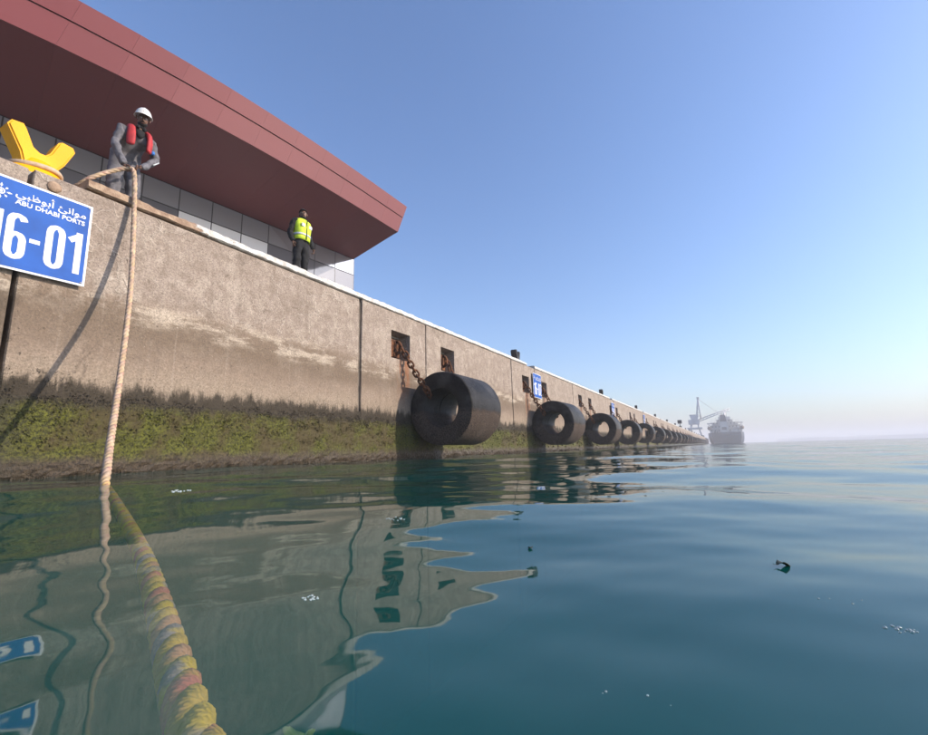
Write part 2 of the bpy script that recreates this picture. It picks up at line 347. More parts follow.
rad = np.concatenate([[0], np.geomspace(.03, 2450, nr_-1)]); ang = np.linspace(0, 2*np.pi, na, endpoint=False)
RR, AA = np.meshgrid(rad[1:], ang, indexing='ij'); X = RR*np.cos(AA); Y = RR*np.sin(AA); Z = wave(X, Y)
Z[-1] = 0
V = np.stack([X, Y, Z], -1).reshape(-1, 3); nv = len(V)
bot = np.stack([X[-1], Y[-1], np.full(na, -6.6)], -1)
V = np.vstack([V, bot, [[0, 0, float(wave(0., 0.))], [0, 0, -6.6]]])
i = np.arange(nr_-2)[:, None]*na; j = np.arange(na)[None]; j2 = (j+1) % na
Q = np.stack([i+j, i+na+j, i+na+j2, i+j2], -1).reshape(-1, 4)
jj = np.arange(na); jn = (jj+1) % na; last = (nr_-2)*na
Qs = np.stack([last+jj, nv+jj, nv+jn, last+jn], -1)
T1 = np.stack([np.full(na, nv+na), jj, jn], -1); T2 = np.stack([np.full(na, nv+na+1), nv+jn, nv+jj], -1)
quads = np.vstack([Q, Qs]); tris = np.vstack([T1, T2])
me = bpy.data.meshes.new('sea'); me.vertices.add(len(V)); me.vertices.foreach_set('co', V.ravel())
me.loops.add(quads.size+tris.size); me.loops.foreach_set('vertex_index', np.concatenate([quads.ravel(), tris.ravel()]))
me.polygons.add(len(quads)+len(tris)); me.polygons.foreach_set('loop_start', np.concatenate([np.arange(len(quads))*4, quads.size+np.arange(len(tris))*3]))
me.update(calc_edges=True); me.polygons.foreach_set('use_smooth', [True]*len(me.polygons)); me.materials.append(M['water'])
tag(link(bpy.data.objects.new('sea', me)), kind='structure')
mesh('seabed', [(-2480, -2480, -6), (2480, -2480, -6), (2480, 2480, -6), (-2480, 2480, -6)], [(0, 1, 2, 3)], M['seabed'])['kind'] = 'structure'
box('quay_apron', -420, WX-.36, -70, QEND-.5, 3.3, AZT, M['apron'])['kind'] = 'structure'
sh = []
for k in range(90):
    t = k/89; X_ = 180+t*1500; sh.append((X_, 1650-t*300, 4+5*noise.noise(Vector((t*14, 0, 0)))+(5 if t > .08 else t*60)))
V = [(a, b, -1) for a, b, c in sh]+[(a, b, max(c, .8)) for a, b, c in sh]+[(a, b+300, max(c, .8)+4) for a, b, c in sh]+[(a, b+300, -1) for a, b, c in sh]
n = len(sh); Fc = [(q*n+k, q*n+k+1, (q+1)*n+k+1, (q+1)*n+k) for q in range(3) for k in range(n-1)]
mesh('far_shore', V, Fc, M['land'])['kind'] = 'structure'

# ---- quay wall
wall = tag(empty('quay_wall', (WX, 0, 0)), 'long weathered concrete quay wall rising from the water with green algae at its foot', 'quay wall')
def panel(y0, y1, holes, name='wall_panel', g0=.02, g1=.02, ztop=QZ):
    """front face with recess openings [(ya,yb,za,zb)], in coordinates relative to the wall's empty"""
    y0 += g0; y1 -= g1; ch = .025
    ys = sorted({y0, y1, *[q for h_ in holes for q in h_[:2]]}); zs = sorted({-6.0, ztop-ch, *[q for h_ in holes for q in h_[2:]]})
    bm = bmesh.new(); cache = {}
    def v(x, y, z):
        k = (round(x, 4), round(y, 4), round(z, 4))
        if k not in cache: cache[k] = bm.verts.new(k)
        return cache[k]
    ins = lambda y, z: any(a < y < b and c < z < d for a, b, c, d in holes)
    for a, b in zip(ys, ys[1:]):
        for c, d in zip(zs, zs[1:]):
            if not ins((a+b)/2, (c+d)/2): bm.faces.new((v(0, a, c), v(0, b, c), v(0, b, d), v(0, a, d)))
    for a, b, c, d in holes:
        D_ = -.42; e = .03
        A = [(a, c), (b, c), (b, d), (a, d)]; B = [(a+e, c+e), (b-e, c+e), (b-e, d-e), (a+e, d-e)]
        for k in range(4):
            p, q = A[k], A[(k+1) % 4]; r, s = B[(k+1) % 4], B[k]
            bm.faces.new((v(0, *p), v(D_, *s), v(D_, *r), v(0, *q)))
        bm.faces.new([v(D_, *p) for p in B])
    D2 = -.62
    # chamfers, sides, top, back
    for k in range(len(ys)-1): bm.faces.new((v(0, ys[k], ztop-ch), v(0, ys[k+1], ztop-ch), v(-ch, ys[k+1], ztop), v(-ch, ys[k], ztop)))
    t0 = [v(-ch, q, ztop) for q in ys]; bm.faces.new(t0+[v(D2, y1, ztop), v(D2, y0, ztop)])
    for yy, sgn in ((y0, -1), (y1, 1)):
        e = yy+sgn*.012
        for c, d in zip(zs, zs[1:]): bm.faces.new((v(0, yy, c), v(0, yy, d), v(-.02, e, d), v(-.02, e, c)))
        lo = [v(-.02, e, q) for q in zs]; bm.faces.new(lo+[v(-ch, yy, ztop), v(D2, yy, ztop), v(D2, yy, -6)])
    bm.normal_update(); bmesh.ops.recalc_face_normals(bm, faces=bm.faces[:])
    return from_bm(name, bm, M['concrete'], wall)
PIT_ = 9.15
def holes_for(k): return [(9.15+PIT_*k, 9.98+PIT_*k, 2.62, 3.37), (11.6+PIT_*k, 12.42+PIT_*k, 2.62, 3.37)]
panel(-30, -10, []); panel(-10, -4, []); panel(-4, 1.88, [], g1=.035, ztop=3.84); panel(1.88, 7.97, [], g0=.035, g1=.06, ztop=3.86)
NK = 46
for k in range(NK):
    a, b = holes_for(k); y0 = 7.97+PIT_*k
    panel(y0, y0+2.8, [a], g0=.06 if k < 3 else .02, g1=.03); panel(y0+2.8, y0+PIT_, [b], g0=.03, g1=.03)
for k in range(3): [box('joint_filler', -.4, -.05, yj-.12, yj+.12, -5.9, 3.8, M['jointc'], wall) for yj in (7.97+PIT_*k, 10.77+PIT_*k)]
box('joint_filler', -.70, -.64, -29.5, QEND-1, -5.9, 3.6, M['core'], wall)
# coping: rough, chipped kerb with gaps at the mooring bollards
def coping(y0, y1, step=.07):
    n = max(2, int((y1-y0)/step)); V = []; Fc = []
    prof = [(-.33, 3.9), (-.33, 4.03), (-.03, 4.03), (.025, 4.0), (.03, 3.9), (.0, 3.884)]
    for i in range(n+1):
        y = y0+(y1-y0)*i/n
        for j, (x, z) in enumerate(prof):
            q = Vector((x*5+3, y*5.5, z*7)); d = noise.noise(q)*.018+noise.noise(q*3.1)*.010
            worn = .03*max(0, noise.noise(Vector((y*1.3, 7, 0)))) if j in (2, 3) else 0
            V.append((x+(d-worn if j > 1 else 0)*.9, y, z+(d-worn if j in (1, 2, 3) else d*.5)))
    m_ = len(prof)
    for i in range(n):
        for j in range(m_): k = (j+1) % m_; Fc.append((i*m_+j, i*m_+k, (i+1)*m_+k, (i+1)*m_+j))
    Fc.append(tuple(range(m_))); Fc.append(tuple(n*m_+j for j in range(m_))[::-1])
    return mesh('coping', V, Fc, M['coping'], wall)
coping(2.45, 18.95)
gaps = [18.95+17.9*k for k in range(24)]
for k in range(23): coping(gaps[k]+.95, gaps[k+1], .12 if k < 3 else .6)
coping(-16, -.2, .3)
# weathered round plug set in the wall head
bm = bmesh.new(); bmesh.ops.create_icosphere(bm, subdivisions=3, radius=.075)
for v in bm.verts: v.co.x *= .35; v.co += v.co.normalized()*noise.noise(v.co*30)*.012
pl = atX(54.5, 187, WX+.01); pg = from_bm('tie_plug', bm, M['coping'], wall, True, (.01, pl.y, pl.z))

# ---- algae, mussels and barnacles on the wall foot (uncountable)
def growth_sheet(y0, y1, sy, sz):
    ny = int((y1-y0)/sy); zs = np.arange(-.5, 1.16, sz); V = []; Fc = []; nz = len(zs)
    for i in range(ny+1):
        y = y0+i*sy
        for z in zs:
            q = Vector((0, y*2.2, z*3)); b = noise.fractal(q, 1.0, 2.0, 4)
            th = .045*max(0, 1-abs(z-.25)/.95)+.05*max(0, b)*max(0, 1-max(0, z)/1.15)+.02*noise.noise(q*6)
            th += .06*math.exp(-((z-.12)/.12)**2)*(.6+noise.noise(Vector((y*1.7, 3, 0))))
            if z > .95: th = min(th, .003)-.02*(z-.95)/.2
            V.append((WX+max(th, -.012), y, z))
    for i in range(ny):
        for k in range(nz-1): a = i*nz+k; Fc.append((a, a+nz, a+nz+1, a+1))
    return V, Fc
V, Fc = growth_sheet(-3, 20, .045, .04); V2, F2 = growth_sheet(20, 70, .2, .1); b = len(V); V += V2; Fc += [tuple(q+b for q in f_) for f_ in F2]
# tufts
def tufts(y0, y1, n, s0, s1, zmax=1.32):
    y = rng.uniform(y0, y1, n); z = rng.uniform(-.12, zmax, n)**1.0
    lim = 1.17+.16*np.sin(y*1.1)+.09*np.sin(y*3.7+1)+.12*rng.standard_normal(n)+.25*np.clip(2.3-y, 0, 1.2)
    # clumps: keep more where a smooth field is high
    cl = np.array([noise.noise(Vector((0, a*5, c*6))) for a, c in zip(y, z)])
    keep = (z < lim) & (rng.uniform(0, 1, n) < .55+cl)
    y, z = y[keep], z[keep]; n = len(y); s = rng.uniform(s0, s1, n)*np.where(z < .85, 1, np.where(z < 1.05, .7, .42))
    x = WX+.01+.05*np.clip(1-z/1.1, 0, 1)*rng.uniform(0, 1, n)
    th = rng.uniform(0, 2*np.pi, n); wdt = s*rng.uniform(.25, .6, n)
    out = np.stack([s*rng.uniform(.25, .8, n), np.cos(th)*s*.7, -np.abs(np.sin(th))*s*.6+s*.15*rng.standard_normal(n)], -1)
    side = np.stack([rng.uniform(-.3, .3, n)*wdt, np.sin(th)*wdt, np.cos(th)*wdt], -1)
    P = np.stack([x, y, z], -1); return np.stack([P-side*.5, P+out*.55-side*.6, P+out, P+out*.5+side*.6, P+side*.5], 1)
TT = [tufts(-2, 9, 52000, .018, .05), tufts(9, 20, 20000, .03, .07), tufts(20, 45, 9000, .06, .13)]
for T in TT:
    b = len(V); n = len(T); V += T.reshape(-1, 3).tolist(); Fc += [tuple(b+5*k+q for q in range(5)) for k in range(n)]
tag(mesh('algae_growth', V, Fc, M['growth']), 'shaggy green and brown algae with barnacles covering the foot of the quay wall', 'algae', kind='stuff')

# ================================================================== BUILDING
bld = tag(empty('terminal_building', (-16, 8, AZT)), 'modern building with deep red metal canopy and strip of mirrored glass above the quay', 'building')
off = Vector((-16, 8, AZT))
def bmesh_part(name, V, Fc, mat, smooth=False): return mesh(name, [Vector(v)-off for v in V], Fc, mat, bld, smooth)
C0 = Vector((-15.33, 16.36, 0)); C1 = Vector((-16.95, 3.4, 0)); gd = (C1-C0).normalized(); gn = Vector((-gd.y, gd.x, 0)); gn = gn if gn.x > 0 else -gn
PW = 1.166; rows = [(9.985, 9.12), (9.12, 7.85), (7.85, 6.5), (6.5, 5.2), (5.2, 4.0)]
for c in range(24):
    for r_, (zt, zb) in enumerate(rows):
        a = C0+gd*(c*PW+.02); b_ = C0+gd*((c+1)*PW-.02); tl = [gn*random.uniform(-.004, .004) for _ in range(4)]
        P = [a+Vector((0, 0, zb+.02))+tl[0], b_+Vector((0, 0, zb+.02))+tl[1], b_+Vector((0, 0, zt-.02))+tl[2], a+Vector((0, 0, zt-.02))+tl[3]]
        V = P+[p-gn*.03 for p in P]; Fc = [(0, 1, 2, 3), (7, 6, 5, 4), (0, 4, 5, 1), (1, 5, 6, 2), (2, 6, 7, 3), (3, 7, 4, 0)]
        bmesh_part('window_pane', V, Fc, M['glass' if r_ == 0 else ('glintpane' if c in (4, 5, 6) else 'palepane')])  # white columns: sun glint on the glass, put into the pane colour
for c in range(25):
    a = C0+gd*(c*PW); hw = .018
    P = [a-gd*hw-gn*.005, a+gd*hw-gn*.005, a+gd*hw-gn*.1, a-gd*hw-gn*.1]
    V = [p+Vector((0, 0, 3.99)) for p in P]+[p+Vector((0, 0, 9.98)) for p in P]
    bmesh_part('mullion', V, [(0, 1, 5, 4), (1, 2, 6, 5), (2, 3, 7, 6), (3, 0, 4, 7), (4, 5, 6, 7), (3, 2, 1, 0)], M['frame'])
E_ = C0+gd*24*PW
V = []
for p in (C0-gn*.06, E_-gn*.06, E_-gn*14, C0-gn*14): V += [p+Vector((0, 0, 3.985)), p+Vector((0, 0, 9.97))]
bmesh_part('wall', V, [(0, 2, 3, 1), (2, 4, 5, 3), (4, 6, 7, 5), (6, 0, 1, 7), (1, 3, 5, 7)], M['core'])
# canopy: plan curve of the fascia
fk = [(-16, -20.2), (-8, -17.0), (-3, -14.95), (0, -13.85), (2.5, -13.06), (3.99, -12.66), (7.27, -12.13), (9.05, -11.93), (12.2, -11.75), (15.23, -11.65)]
fy = np.array([q[0] for q in fk]); fx = np.array([q[1] for q in fk])
pf = np.polyfit(fy[3:], fx[3:], 3)
def fasx(y): return float(np.polyval(pf, y)) if y > 0 else float(np.interp(y, fy, fx)+ (np.polyval(pf, 0)-fx[3]))
N = 23; ysf = np.linspace(-12, 15.23, N+1)
Pb = [Vector((fasx(y), y, 10.0)) for y in ysf]
def topof(i, z):
    p = Pb[i]; k = (z-10)/1.5; t = i/N
    return Vector((p.x+.07*k, p.y+.58*k*max(0, (t-.0))**1.0, z))
def slab(name, a, b, c, d, nrm, th, mat):
    P = [a, b, c, d]; V = P+[p+nrm*th for p in P]
    return bmesh_part(name, V, [(0, 1, 2, 3), (7, 6, 5, 4), (0, 4, 5, 1), (1, 5, 6, 2), (2, 6, 7, 3), (3, 7, 4, 0)], mat)
g = .0016
for i in range(N):
    j = i+1; inw = Vector((-1, 0, 0))
    def q(z0, z1, back=0):
        A, B, Cc, D_ = topof(i, z0), topof(j, z0), topof(j, z1), topof(i, z1); u_ = (B-A).normalized()*g; sh_ = Vector((-back, 0, 0))
        return A+u_+sh_, B-u_+sh_, Cc-u_+sh_, D_+u_+sh_
    slab('fascia_panel', *q(10.0, 10.80), inw, .04, M['clad'])
    slab('fascia_panel', *q(10.84, 11.5, -.012), inw, .04, M['clad'])
    # soffit panel from the fascia foot back to the glass
    def G(y):  # point on the glass line fanned by position
        t = (y-ysf[0])/(ysf[-1]-ysf[0]); return Vector((E_.x+(C0.x-E_.x)*t, E_.y+(C0.y-E_.y)*t, 10.0))
    A, B = Pb[i]+Vector((-.045, 0, .0)), Pb[j]+Vector((-.045, 0, .0)); Cc, D_ = G(ysf[j]), G(ysf[i]); u_ = (B-A).normalized()*g
    slab('soffit_panel', A+u_, D_+u_, Cc-u_, B-u_, Vector((0, 0, 1)), .04, M['clad'])
# dark backing, roof deck
back = [topof(i, 10.05)+Vector((-.09, 0, 0)) for i in range(N+1)]; top_ = [topof(i, 11.46)+Vector((-.09, 0, 0)) for i in range(N+1)]
V = back+top_; bmesh_part('fascia_backing', V, [(i, i+1, N+2+i, N+1+i) for i in range(N)], M['cladback'])
rim = [topof(i, 11.5)+Vector((-.03, 0, -.02)) for i in range(N+1)]; far = [Vector((-34, p.y, 11.3)) for p in rim]
bmesh_part('roof_deck', rim+far, [(i, i+1, N+2+i, N+1+i) for i in range(N)], M['clad'])
sb = [p+Vector((-.06, 0, .06)) for p in Pb]; sb2 = [Vector((-33, p.y, 10.06)) for p in Pb]
bmesh_part('canopy_underside_backing', sb+sb2, [(i, i+1, N+2+i, N+1+i) for i in range(N)], M['cladback'])
tp = topof(N, 11.5); tb = Pb[N]
bmesh_part('end_fascia', [tb, tp, Vector((-33.9, tp.y+4.6, 11.3)), Vector((-33.9, tb.y+6.0, 10.0)), tb+Vector((-.0, -.06, .02)), tp+Vector((0, -.06, 0)), Vector((-33.9, tp.y+4.5, 11.3)), Vector((-33.9, tb.y+5.9, 10.0))], [(0, 1, 2, 3), (7, 6, 5, 4), (0, 4, 5, 1), (2, 6, 7, 3), (1, 5, 6, 2), (3, 7, 4, 0)], M['clad'])
bmesh_part('soffit_panel', [tb+Vector((-.05, 0, .001)), C0+Vector((0, 0, 10.001)), Vector((-33.9, C0.y+.1, 10.001)), Vector((-33.9, tb.y+5.9, 10.001))], [(0, 3, 2, 1)], M['clad'])

# ================================================================== BOLLARDS
def horn_bollard(mat, name='mooring_bollard'):
    root = empty(name)
    # local: y along the quay, z up; two thick horns on a waisted stem with flared foot
    prof = [(-.17, .05), (-.18, .18), (-.225, .34), (-.385, .655), (-.345, .735), (-.225, .755), (-.19, .70), (-.095, .475), (-.02, .425), (.045, .43), (.09, .49), (.165, .71), (.21, .745), (.335, .735), (.365, .67), (.265, .40), (.19, .27), (.17, .05)]
    bm = bmesh.new(); A = [bm.verts.new((-.14, p[0], p[1])) for p in prof]; B = [bm.verts.new((.14, p[0], p[1])) for p in prof]; n = len(prof)
    bm.faces.new(A[::-1]); bm.faces.new(B)
    for i in range(n): bm.faces.new((A[i], A[(i+1) % n], B[(i+1) % n], B[i]))
    bmesh.ops.recalc_face_normals(bm, faces=bm.faces[:]); bmesh.ops.bevel(bm, geom=[e for e in bm.edges if abs(e.verts[0].co.x-e.verts[1].co.x) < 1e-5], offset=.022, segments=3, affect='EDGES', clamp_overlap=True)
    hh = from_bm('horned_head', bm, mat, root, True); hh.data.set_sharp_from_angle(angle=R(38))
    bm = bmesh.new(); prev = None
    for rr, zz in [(.31, 0), (.31, .05), (.29, .08), (.235, .14), (.19, .22), (.165, .3), (.0, .32)]:
        ring = [bm.verts.new((rr*math.cos(q*math.pi/16), 1.25*rr*math.sin(q*math.pi/16), zz)) for q in range(32)] if rr else [bm.verts.new((0, 0, zz))]
        if prev:
            for q in range(32):
                if len(ring) > 1: bm.faces.new((prev[q], prev[(q+1) % 32], ring[(q+1) % 32], ring[q]))
                else: bm.faces.new((prev[q], prev[(q+1) % 32], ring[0]))
        prev = ring
    from_bm('foot_flange', bm, mat, root, True)
    for k in range(6):
        a = k*math.pi/3; bm = bmesh.new(); bmesh.ops.create_cone(bm, cap_ends=True, segments=6, radius1=.03, radius2=.03, depth=.04)
        from_bm('bolt', bm, M['rust'], root, False, (.25*math.cos(a), .25*math.sin(a), .075))
    return root
yb = tag(horn_bollard(M['yellow']), 'bright yellow horned mooring bollard with rope round it above the blue sign', 'bollard')
yb.location = (-7.92, 2.10, 3.985); yb.rotation_euler = (0, R(-2), R(3))
db = tag(horn_bollard(M['darkiron']), 'dark iron mooring bollard in the coping gap above the second blue sign', 'bollard', 'dark bollards along the quay edge')
db.location = (-7.9, 19.35, 3.985); db.rotation_euler = (0, 0, R(8))
words = ['second', 'third', 'fourth', 'fifth', 'sixth', 'seventh', 'eighth', 'ninth', 'tenth', 'eleventh', 'twelfth', 'thirteenth']
for k in range(1, 14):
    c = copy_tree(db); c.location = (-7.9, 19.35+17.9*k, 3.985)
    c['label'] = ('dark mooring bollard on the quay edge, %s beyond the yellow one' % words[k]) if k < 7 else 'tiny dark mooring bollard on the hazy far stretch of the quay edge'

# ================================================================== SIGNS
def text_mesh(s, size, off_=0.0, sx=1.0, align='CENTER'):
    cu = bpy.data.curves.new('t', 'FONT'); cu.body = s; cu.size = size; cu.offset = off_; cu.align_x = align; cu.align_y = 'CENTER'; cu.extrude = .0015; cu.resolution_u = 4
    ob = bpy.data.objects.new('t', cu); COL.objects.link(ob); bpy.context.view_layer.update(); g_ = geo_of(ob)
    V = [(v.co.x*sx, v.co.y, v.co.z) for v in g_.vertices]; Fc = [list(p.vertices) for p in g_.polygons]
    bpy.data.objects.remove(ob); bpy.data.meshes.remove(g_); return V, Fc
def on_sign(name, geo, cy, cz, root, mat, x=.012):
    V, Fc = geo; return mesh(name, [(x+v[2], cy+v[0], cz+v[1]) for v in V], Fc, mat, root)
SW, SH = 1.09, 1.14
def arc(cx, cy, rx, ry, a0, a1, n=18): return [(cx+rx*math.cos(R(a0+(a1-a0)*i/n)), cy+ry*math.sin(R(a0+(a1-a0)*i/n))) for i in range(n+1)]
DW, DH = .062, .262
def oval(cy): return arc(0, cy, DW, DW*1.2, 0, 180)+[]
GL = {'0': [arc(0, DH-.09, DW, .09, 0, 180, 14)+arc(0, -DH+.09, DW, .09, 180, 360, 14)+[(DW, DH-.09)]],
      '6': [arc(0, DH-.08, DW, .08, 15, 180, 14)+arc(0, -DH+.085, DW, .085, 180, 360, 14), [(DW, -DH+.085), (DW, -.06)]+arc(0, -.05, DW, .08, 0, 165, 14)[1:]],
      '1': [[(-.07, .155), (.015, .225)], [(.028, DH+.02), (.028, -DH-.02)]],
      '-': [[(-.05, -.01), (.05, -.01)]],
      '2': [arc(0, DH-.08, DW, .08, 170, -20, 16)+[(-DW, -DH+.01), (DW+.02, -DH+.01)]],
      '3': [arc(0, DH-.08, DW, .08, 165, -80, 14)+arc(0, -DH+.1, DW, .12, 80, -165, 14)],
      '4': [[(.03, -DH-.02), (.03, DH), (-.08, -.1), (.09, -.1)]]}
def digits(s_, hw=.035):
    V = []; Fc = []; cy = {'1': .20, '0': .20, '6': .20, '-': .17}
    pos = [-.37, -.175, .0, .195, .405]
    for ch, p in zip(s_, pos):
        for li, line in enumerate(GL[ch]):
            L_ = [Vector((a, b, 0)) for a, b in line]; b0 = len(V)
            for i, q in enumerate(L_):
                a = L_[max(i-1, 0)]; b = L_[min(i+1, len(L_)-1)]; t = (b-a).normalized(); nn = Vector((-t.y, t.x, 0))*(hw*(.78 if abs(t.x) > .8 else 1.0))
                if ch == '-': nn = Vector((0, .026, 0))
                V.append((q.x+p+nn.x, q.y+nn.y, li*.0012)); V.append((q.x+p-nn.x, q.y-nn.y, li*.0012))
            for i in range(len(L_)-1): a = b0+2*i; Fc.append((a, a+1, a+3, a+2))
    return V, Fc
def berth_sign(num, full=True):
    root = empty('berth_sign')
    bm = bmesh.new(); bbox(bm, -.012, .0, -SW/2, SW/2, -SH/2, SH/2, .002); from_bm('board', bm, M['signwhite'], root)
    bm = bmesh.new(); bbox(bm, .0, .004, -SW/2+.028, SW/2-.028, -SH/2+.028, SH/2-.028); from_bm('blue_panel', bm, M['signblue'], root)
    on_sign('berth_number', digits(num), 0.0, -.145, root, M['signwhite'], .006)
    on_sign('company_name', text_mesh('ABU DHABI PORTS', .082, .0018, 1.0), .125, .285, root, M['signwhite'], .006)
    # Arabic line, presentation forms laid out left to right
    ar = ''.join(chr(c) for c in [0xFEF2, 0xFE92, 0xFEC7, 0xFEEE, 0xFE91, 0xFE83, 0x20, 0xFE8A, 0xFEE7, 0xFE8D, 0xFEEE, 0xFEE3])
    on_sign('arabic_name', text_mesh(ar, .118, .0015, 1.15), .125, .395, root, M['signwhite'], .006)
    # sun emblem
    V = []; Fc = []
    def ringp(r, w_, n=24):
        b = len(V)
        for k in range(n):
            a = 2*math.pi*k/n
            for rr in (r-w_, r+w_): V.append((.0065, rr*math.cos(a), rr*math.sin(a)))
        for k in range(n): l = (k+1) % n; Fc.append((b+2*k, b+2*k+1, b+2*l+1, b+2*l))
    ringp(.034, .006); b = len(V); V.extend([(.0065, .02*math.cos(k*math.pi/6), .02*math.sin(k*math.pi/6)) for k in range(12)]); Fc.append(tuple(range(b, b+12)))
    for k in range(8):
        a = k*math.pi/4; b = len(V); L = .105 if k % 2 == 0 else .085; ca, sa = math.cos(a), math.sin(a)
        for r_, w_ in ((.048, .0), (.075, .012), (L, .0), (.075, -.012)): V.append((.0065, r_*ca-w_*sa, r_*sa+w_*ca))
        Fc.append((b, b+1, b+2, b+3))
    mesh('sun_emblem', V, Fc, M['signwhite'], root, loc=(0, -.36, .36))
    for y in (-.5, .5):
        for z in (-.42, .42):
            o = box('bracket', -.075, -.012, y-.03, y+.03, z-.03, z+.03, M['alu'], root)
    for y in (-.5, .5):
        for z in (-.53, .53):
            bm = bmesh.new(); bmesh.ops.create_uvsphere(bm, u_segments=8, v_segments=5, radius=.011); from_bm('screw', bm, M['alu'], root, True, (.006, y, z))
    return root
s1 = tag(berth_sign('16-01'), 'large blue and white berth sign reading 16-01 on the wall below the yellow bollard', 'sign', 'berth signs along the quay wall')
s1.location = (WX+.085, 1.98, 3.02); s1.rotation_euler = (R(.6), 0, 0)
for k, (n_, lab) in enumerate([('16-02', 'blue berth sign hanging over the chains of the second fender'), ('16-03', 'small distant blue sign between the third and fourth fenders'), ('16-04', 'tiny pale blue sign above the fifth fender far along the wall')]):
    s = tag(berth_sign(n_), lab, 'sign', 'berth signs along the quay wall'); s.location = (WX+.085, 19.98+17.6*k, 3.05); s.rotation_euler = (R(-1.2), 0, 0)

# ================================================================== FENDERS AND CHAINS
RO, RI, FL = .965, .50, 1.72
def lathe_y(prof, seg, name, mat, parent=None):
    bm = bmesh.new(); rings = []
    for (r, y) in prof: rings.append([bm.verts.new((r*math.cos(2*math.pi*k/seg), y, r*math.sin(2*math.pi*k/seg))) for k in range(seg)])
    for a, b in zip(rings, rings[1:]+rings[:1]):
        for k in range(seg): bm.faces.new((a[k], a[(k+1) % seg], b[(k+1) % seg], b[k]))
    bmesh.ops.recalc_face_normals(bm, faces=bm.faces[:])
    o = from_bm(name, bm, mat, parent, True); return o
bv = .035
fprof = [(RI, bv), (RI+bv*.4, bv*.3), (RI+bv, 0), (RO-.25, .004), (RO-bv, 0), (RO-bv*.4, bv*.3), (RO, bv), (RO, FL-bv), (RO-bv*.4, FL-bv*.3), (RO-bv, FL), (RI+bv, FL), (RI, FL-bv)]
def rub(o):
    for v in o.data.vertices:
        q = v.co*1.3; v.co += v.co.normalized()*(.02*noise.noise(q)+.008*noise.noise(q*5))
fen = empty('dock_fender')
tubeo = lathe_y(fprof, 72, 'rubber_tube', M['rubber'], fen); rub(tubeo)
for v in tubeo.data.vertices: pass
# pale wear ring in the bore
lathe_y([(RI-.012, .75), (RI-.012, .79), (RI-.004, .80), (RI-.004, .74)], 48, 'bore_ring', M['rubber'], fen)
fen.location = (WX+RO+.0, 9.98, 1.29)
tag(fen, 'largest black rubber cylinder fender, nearest one, hanging by rusty chains', 'fender', 'cylindrical rubber fenders along the quay')
def link_geo(L=.17, W=.11, r=.021):
    pts = []
    for k in range(16):
        a = 2*math.pi*k/16; pts.append((math.cos(a)*W/2, 0, math.sin(a)*W/2+(L-W)/2*(1 if math.sin(a) >= 0 else -1)))
    return tube_geo(pts, r, 6, True)
def chain_obj(p0, p1, sag, label, separate, sz=1.0, group='rusty chains holding the fenders'):
    root = tag(empty('rusty_chain', p0), label, 'chain', group)
    p0 = Vector(p0); p1 = Vector(p1); Lr = .17*sz; n = max(3, int((p1-p0).length/(Lr*.72))); pts = []
    for k in range(n+1):
        t = k/n; p = p0.lerp(p1, t)-Vector((0, 0, sag*4*t*(1-t))); pts.append(p)
    GV, GF = link_geo(Lr, .115*sz, .024*sz); AV = []; AF = []; shared = None
    for k in range(n):
        d = (pts[k+1]-pts[k]).normalized(); q = d.to_track_quat('Z', 'Y') @ Matrix.Rotation(math.pi/2*(k % 2)+random.uniform(-.2, .2), 3, 'Z').to_quaternion(); c = (pts[k]+pts[k+1])/2-p0
        if separate:
            if shared is None:
                shared = bpy.data.meshes.new('link'); shared.from_pydata([tuple(v) for v in GV], [], GF); shared.polygons.foreach_set('use_smooth', [True]*len(GF)); shared.materials.append(M['rust'])
            o = bpy.data.objects.new('link', shared); o.location = c; o.rotation_mode = 'QUATERNION'; o.rotation_quaternion = q; link(o, root)
        else:
            b = len(AV); AV += [q @ v+c for v in GV]; AF += [tuple(b+i for i in f_) for f_ in GF]
    if not separate: mesh('links', AV, AF, M['rust'], root, True)
    # shackle at the fender and lump of anchor iron in the recess
    tube('shackle', [p1-p0+Vector(v)*sz for v in [(.0, -.02, .08), (.05, -.03, .02), (.05, .06, -.09), (0, .1, -.14), (-.05, .06, -.09), (-.05, -.03, .02)]], .028*sz, M['rust'], root, 8, True)
    return root
def anchor(y, first):
    root = empty('chain_anchor', (WX-.2, y, 3.0))
    bm = bmesh.new(); bbox(bm, -.2, .03, -.30, .16, -.33, .2, .04); from_bm('anchor_plate', bm, M['rust'], root)
    tube('eye_ring', [(.02+.17*math.sin(a)*.9, 0, .17*math.cos(a)-.02) for a in np.linspace(0, 2*math.pi, 16, endpoint=False)], .045, M['rust'], root, 8, True)
    for s in (-.1, .1): o = box('lug', -.12, .06, s-.02, s+.02, -.13, .13, M['rust'], root, .008)
    return root
cy = WX+RO
an0 = tag(anchor(9.6, True), 'rusty chain anchor in the nearest square recess, left of the first fender', 'chain anchor', 'rusty anchors in the wall recesses')
ch0 = chain_obj((WX+.0, 9.6, 2.98), (WX+.62, 9.93, 1.74), .06, 'rusty chain from the nearest recess down to the first fender', True, 1.15)
an1 = copy_tree(an0); an1.location = (WX-.2, 12.0, 3.0); an1['label'] = 'rusty chain anchor in the recess directly above the far end of the first fender'
ch1 = chain_obj((WX+.0, 12.0, 2.98), (WX+.62, 11.75, 1.76), .06, 'rusty chain hanging from the second recess behind the first fender', True, 1.15)
ordn = ['first', 'second', 'third', 'fourth', 'fifth', 'sixth', 'seventh', 'eighth', 'ninth', 'tenth', 'eleventh', 'twelfth']
fch = {}
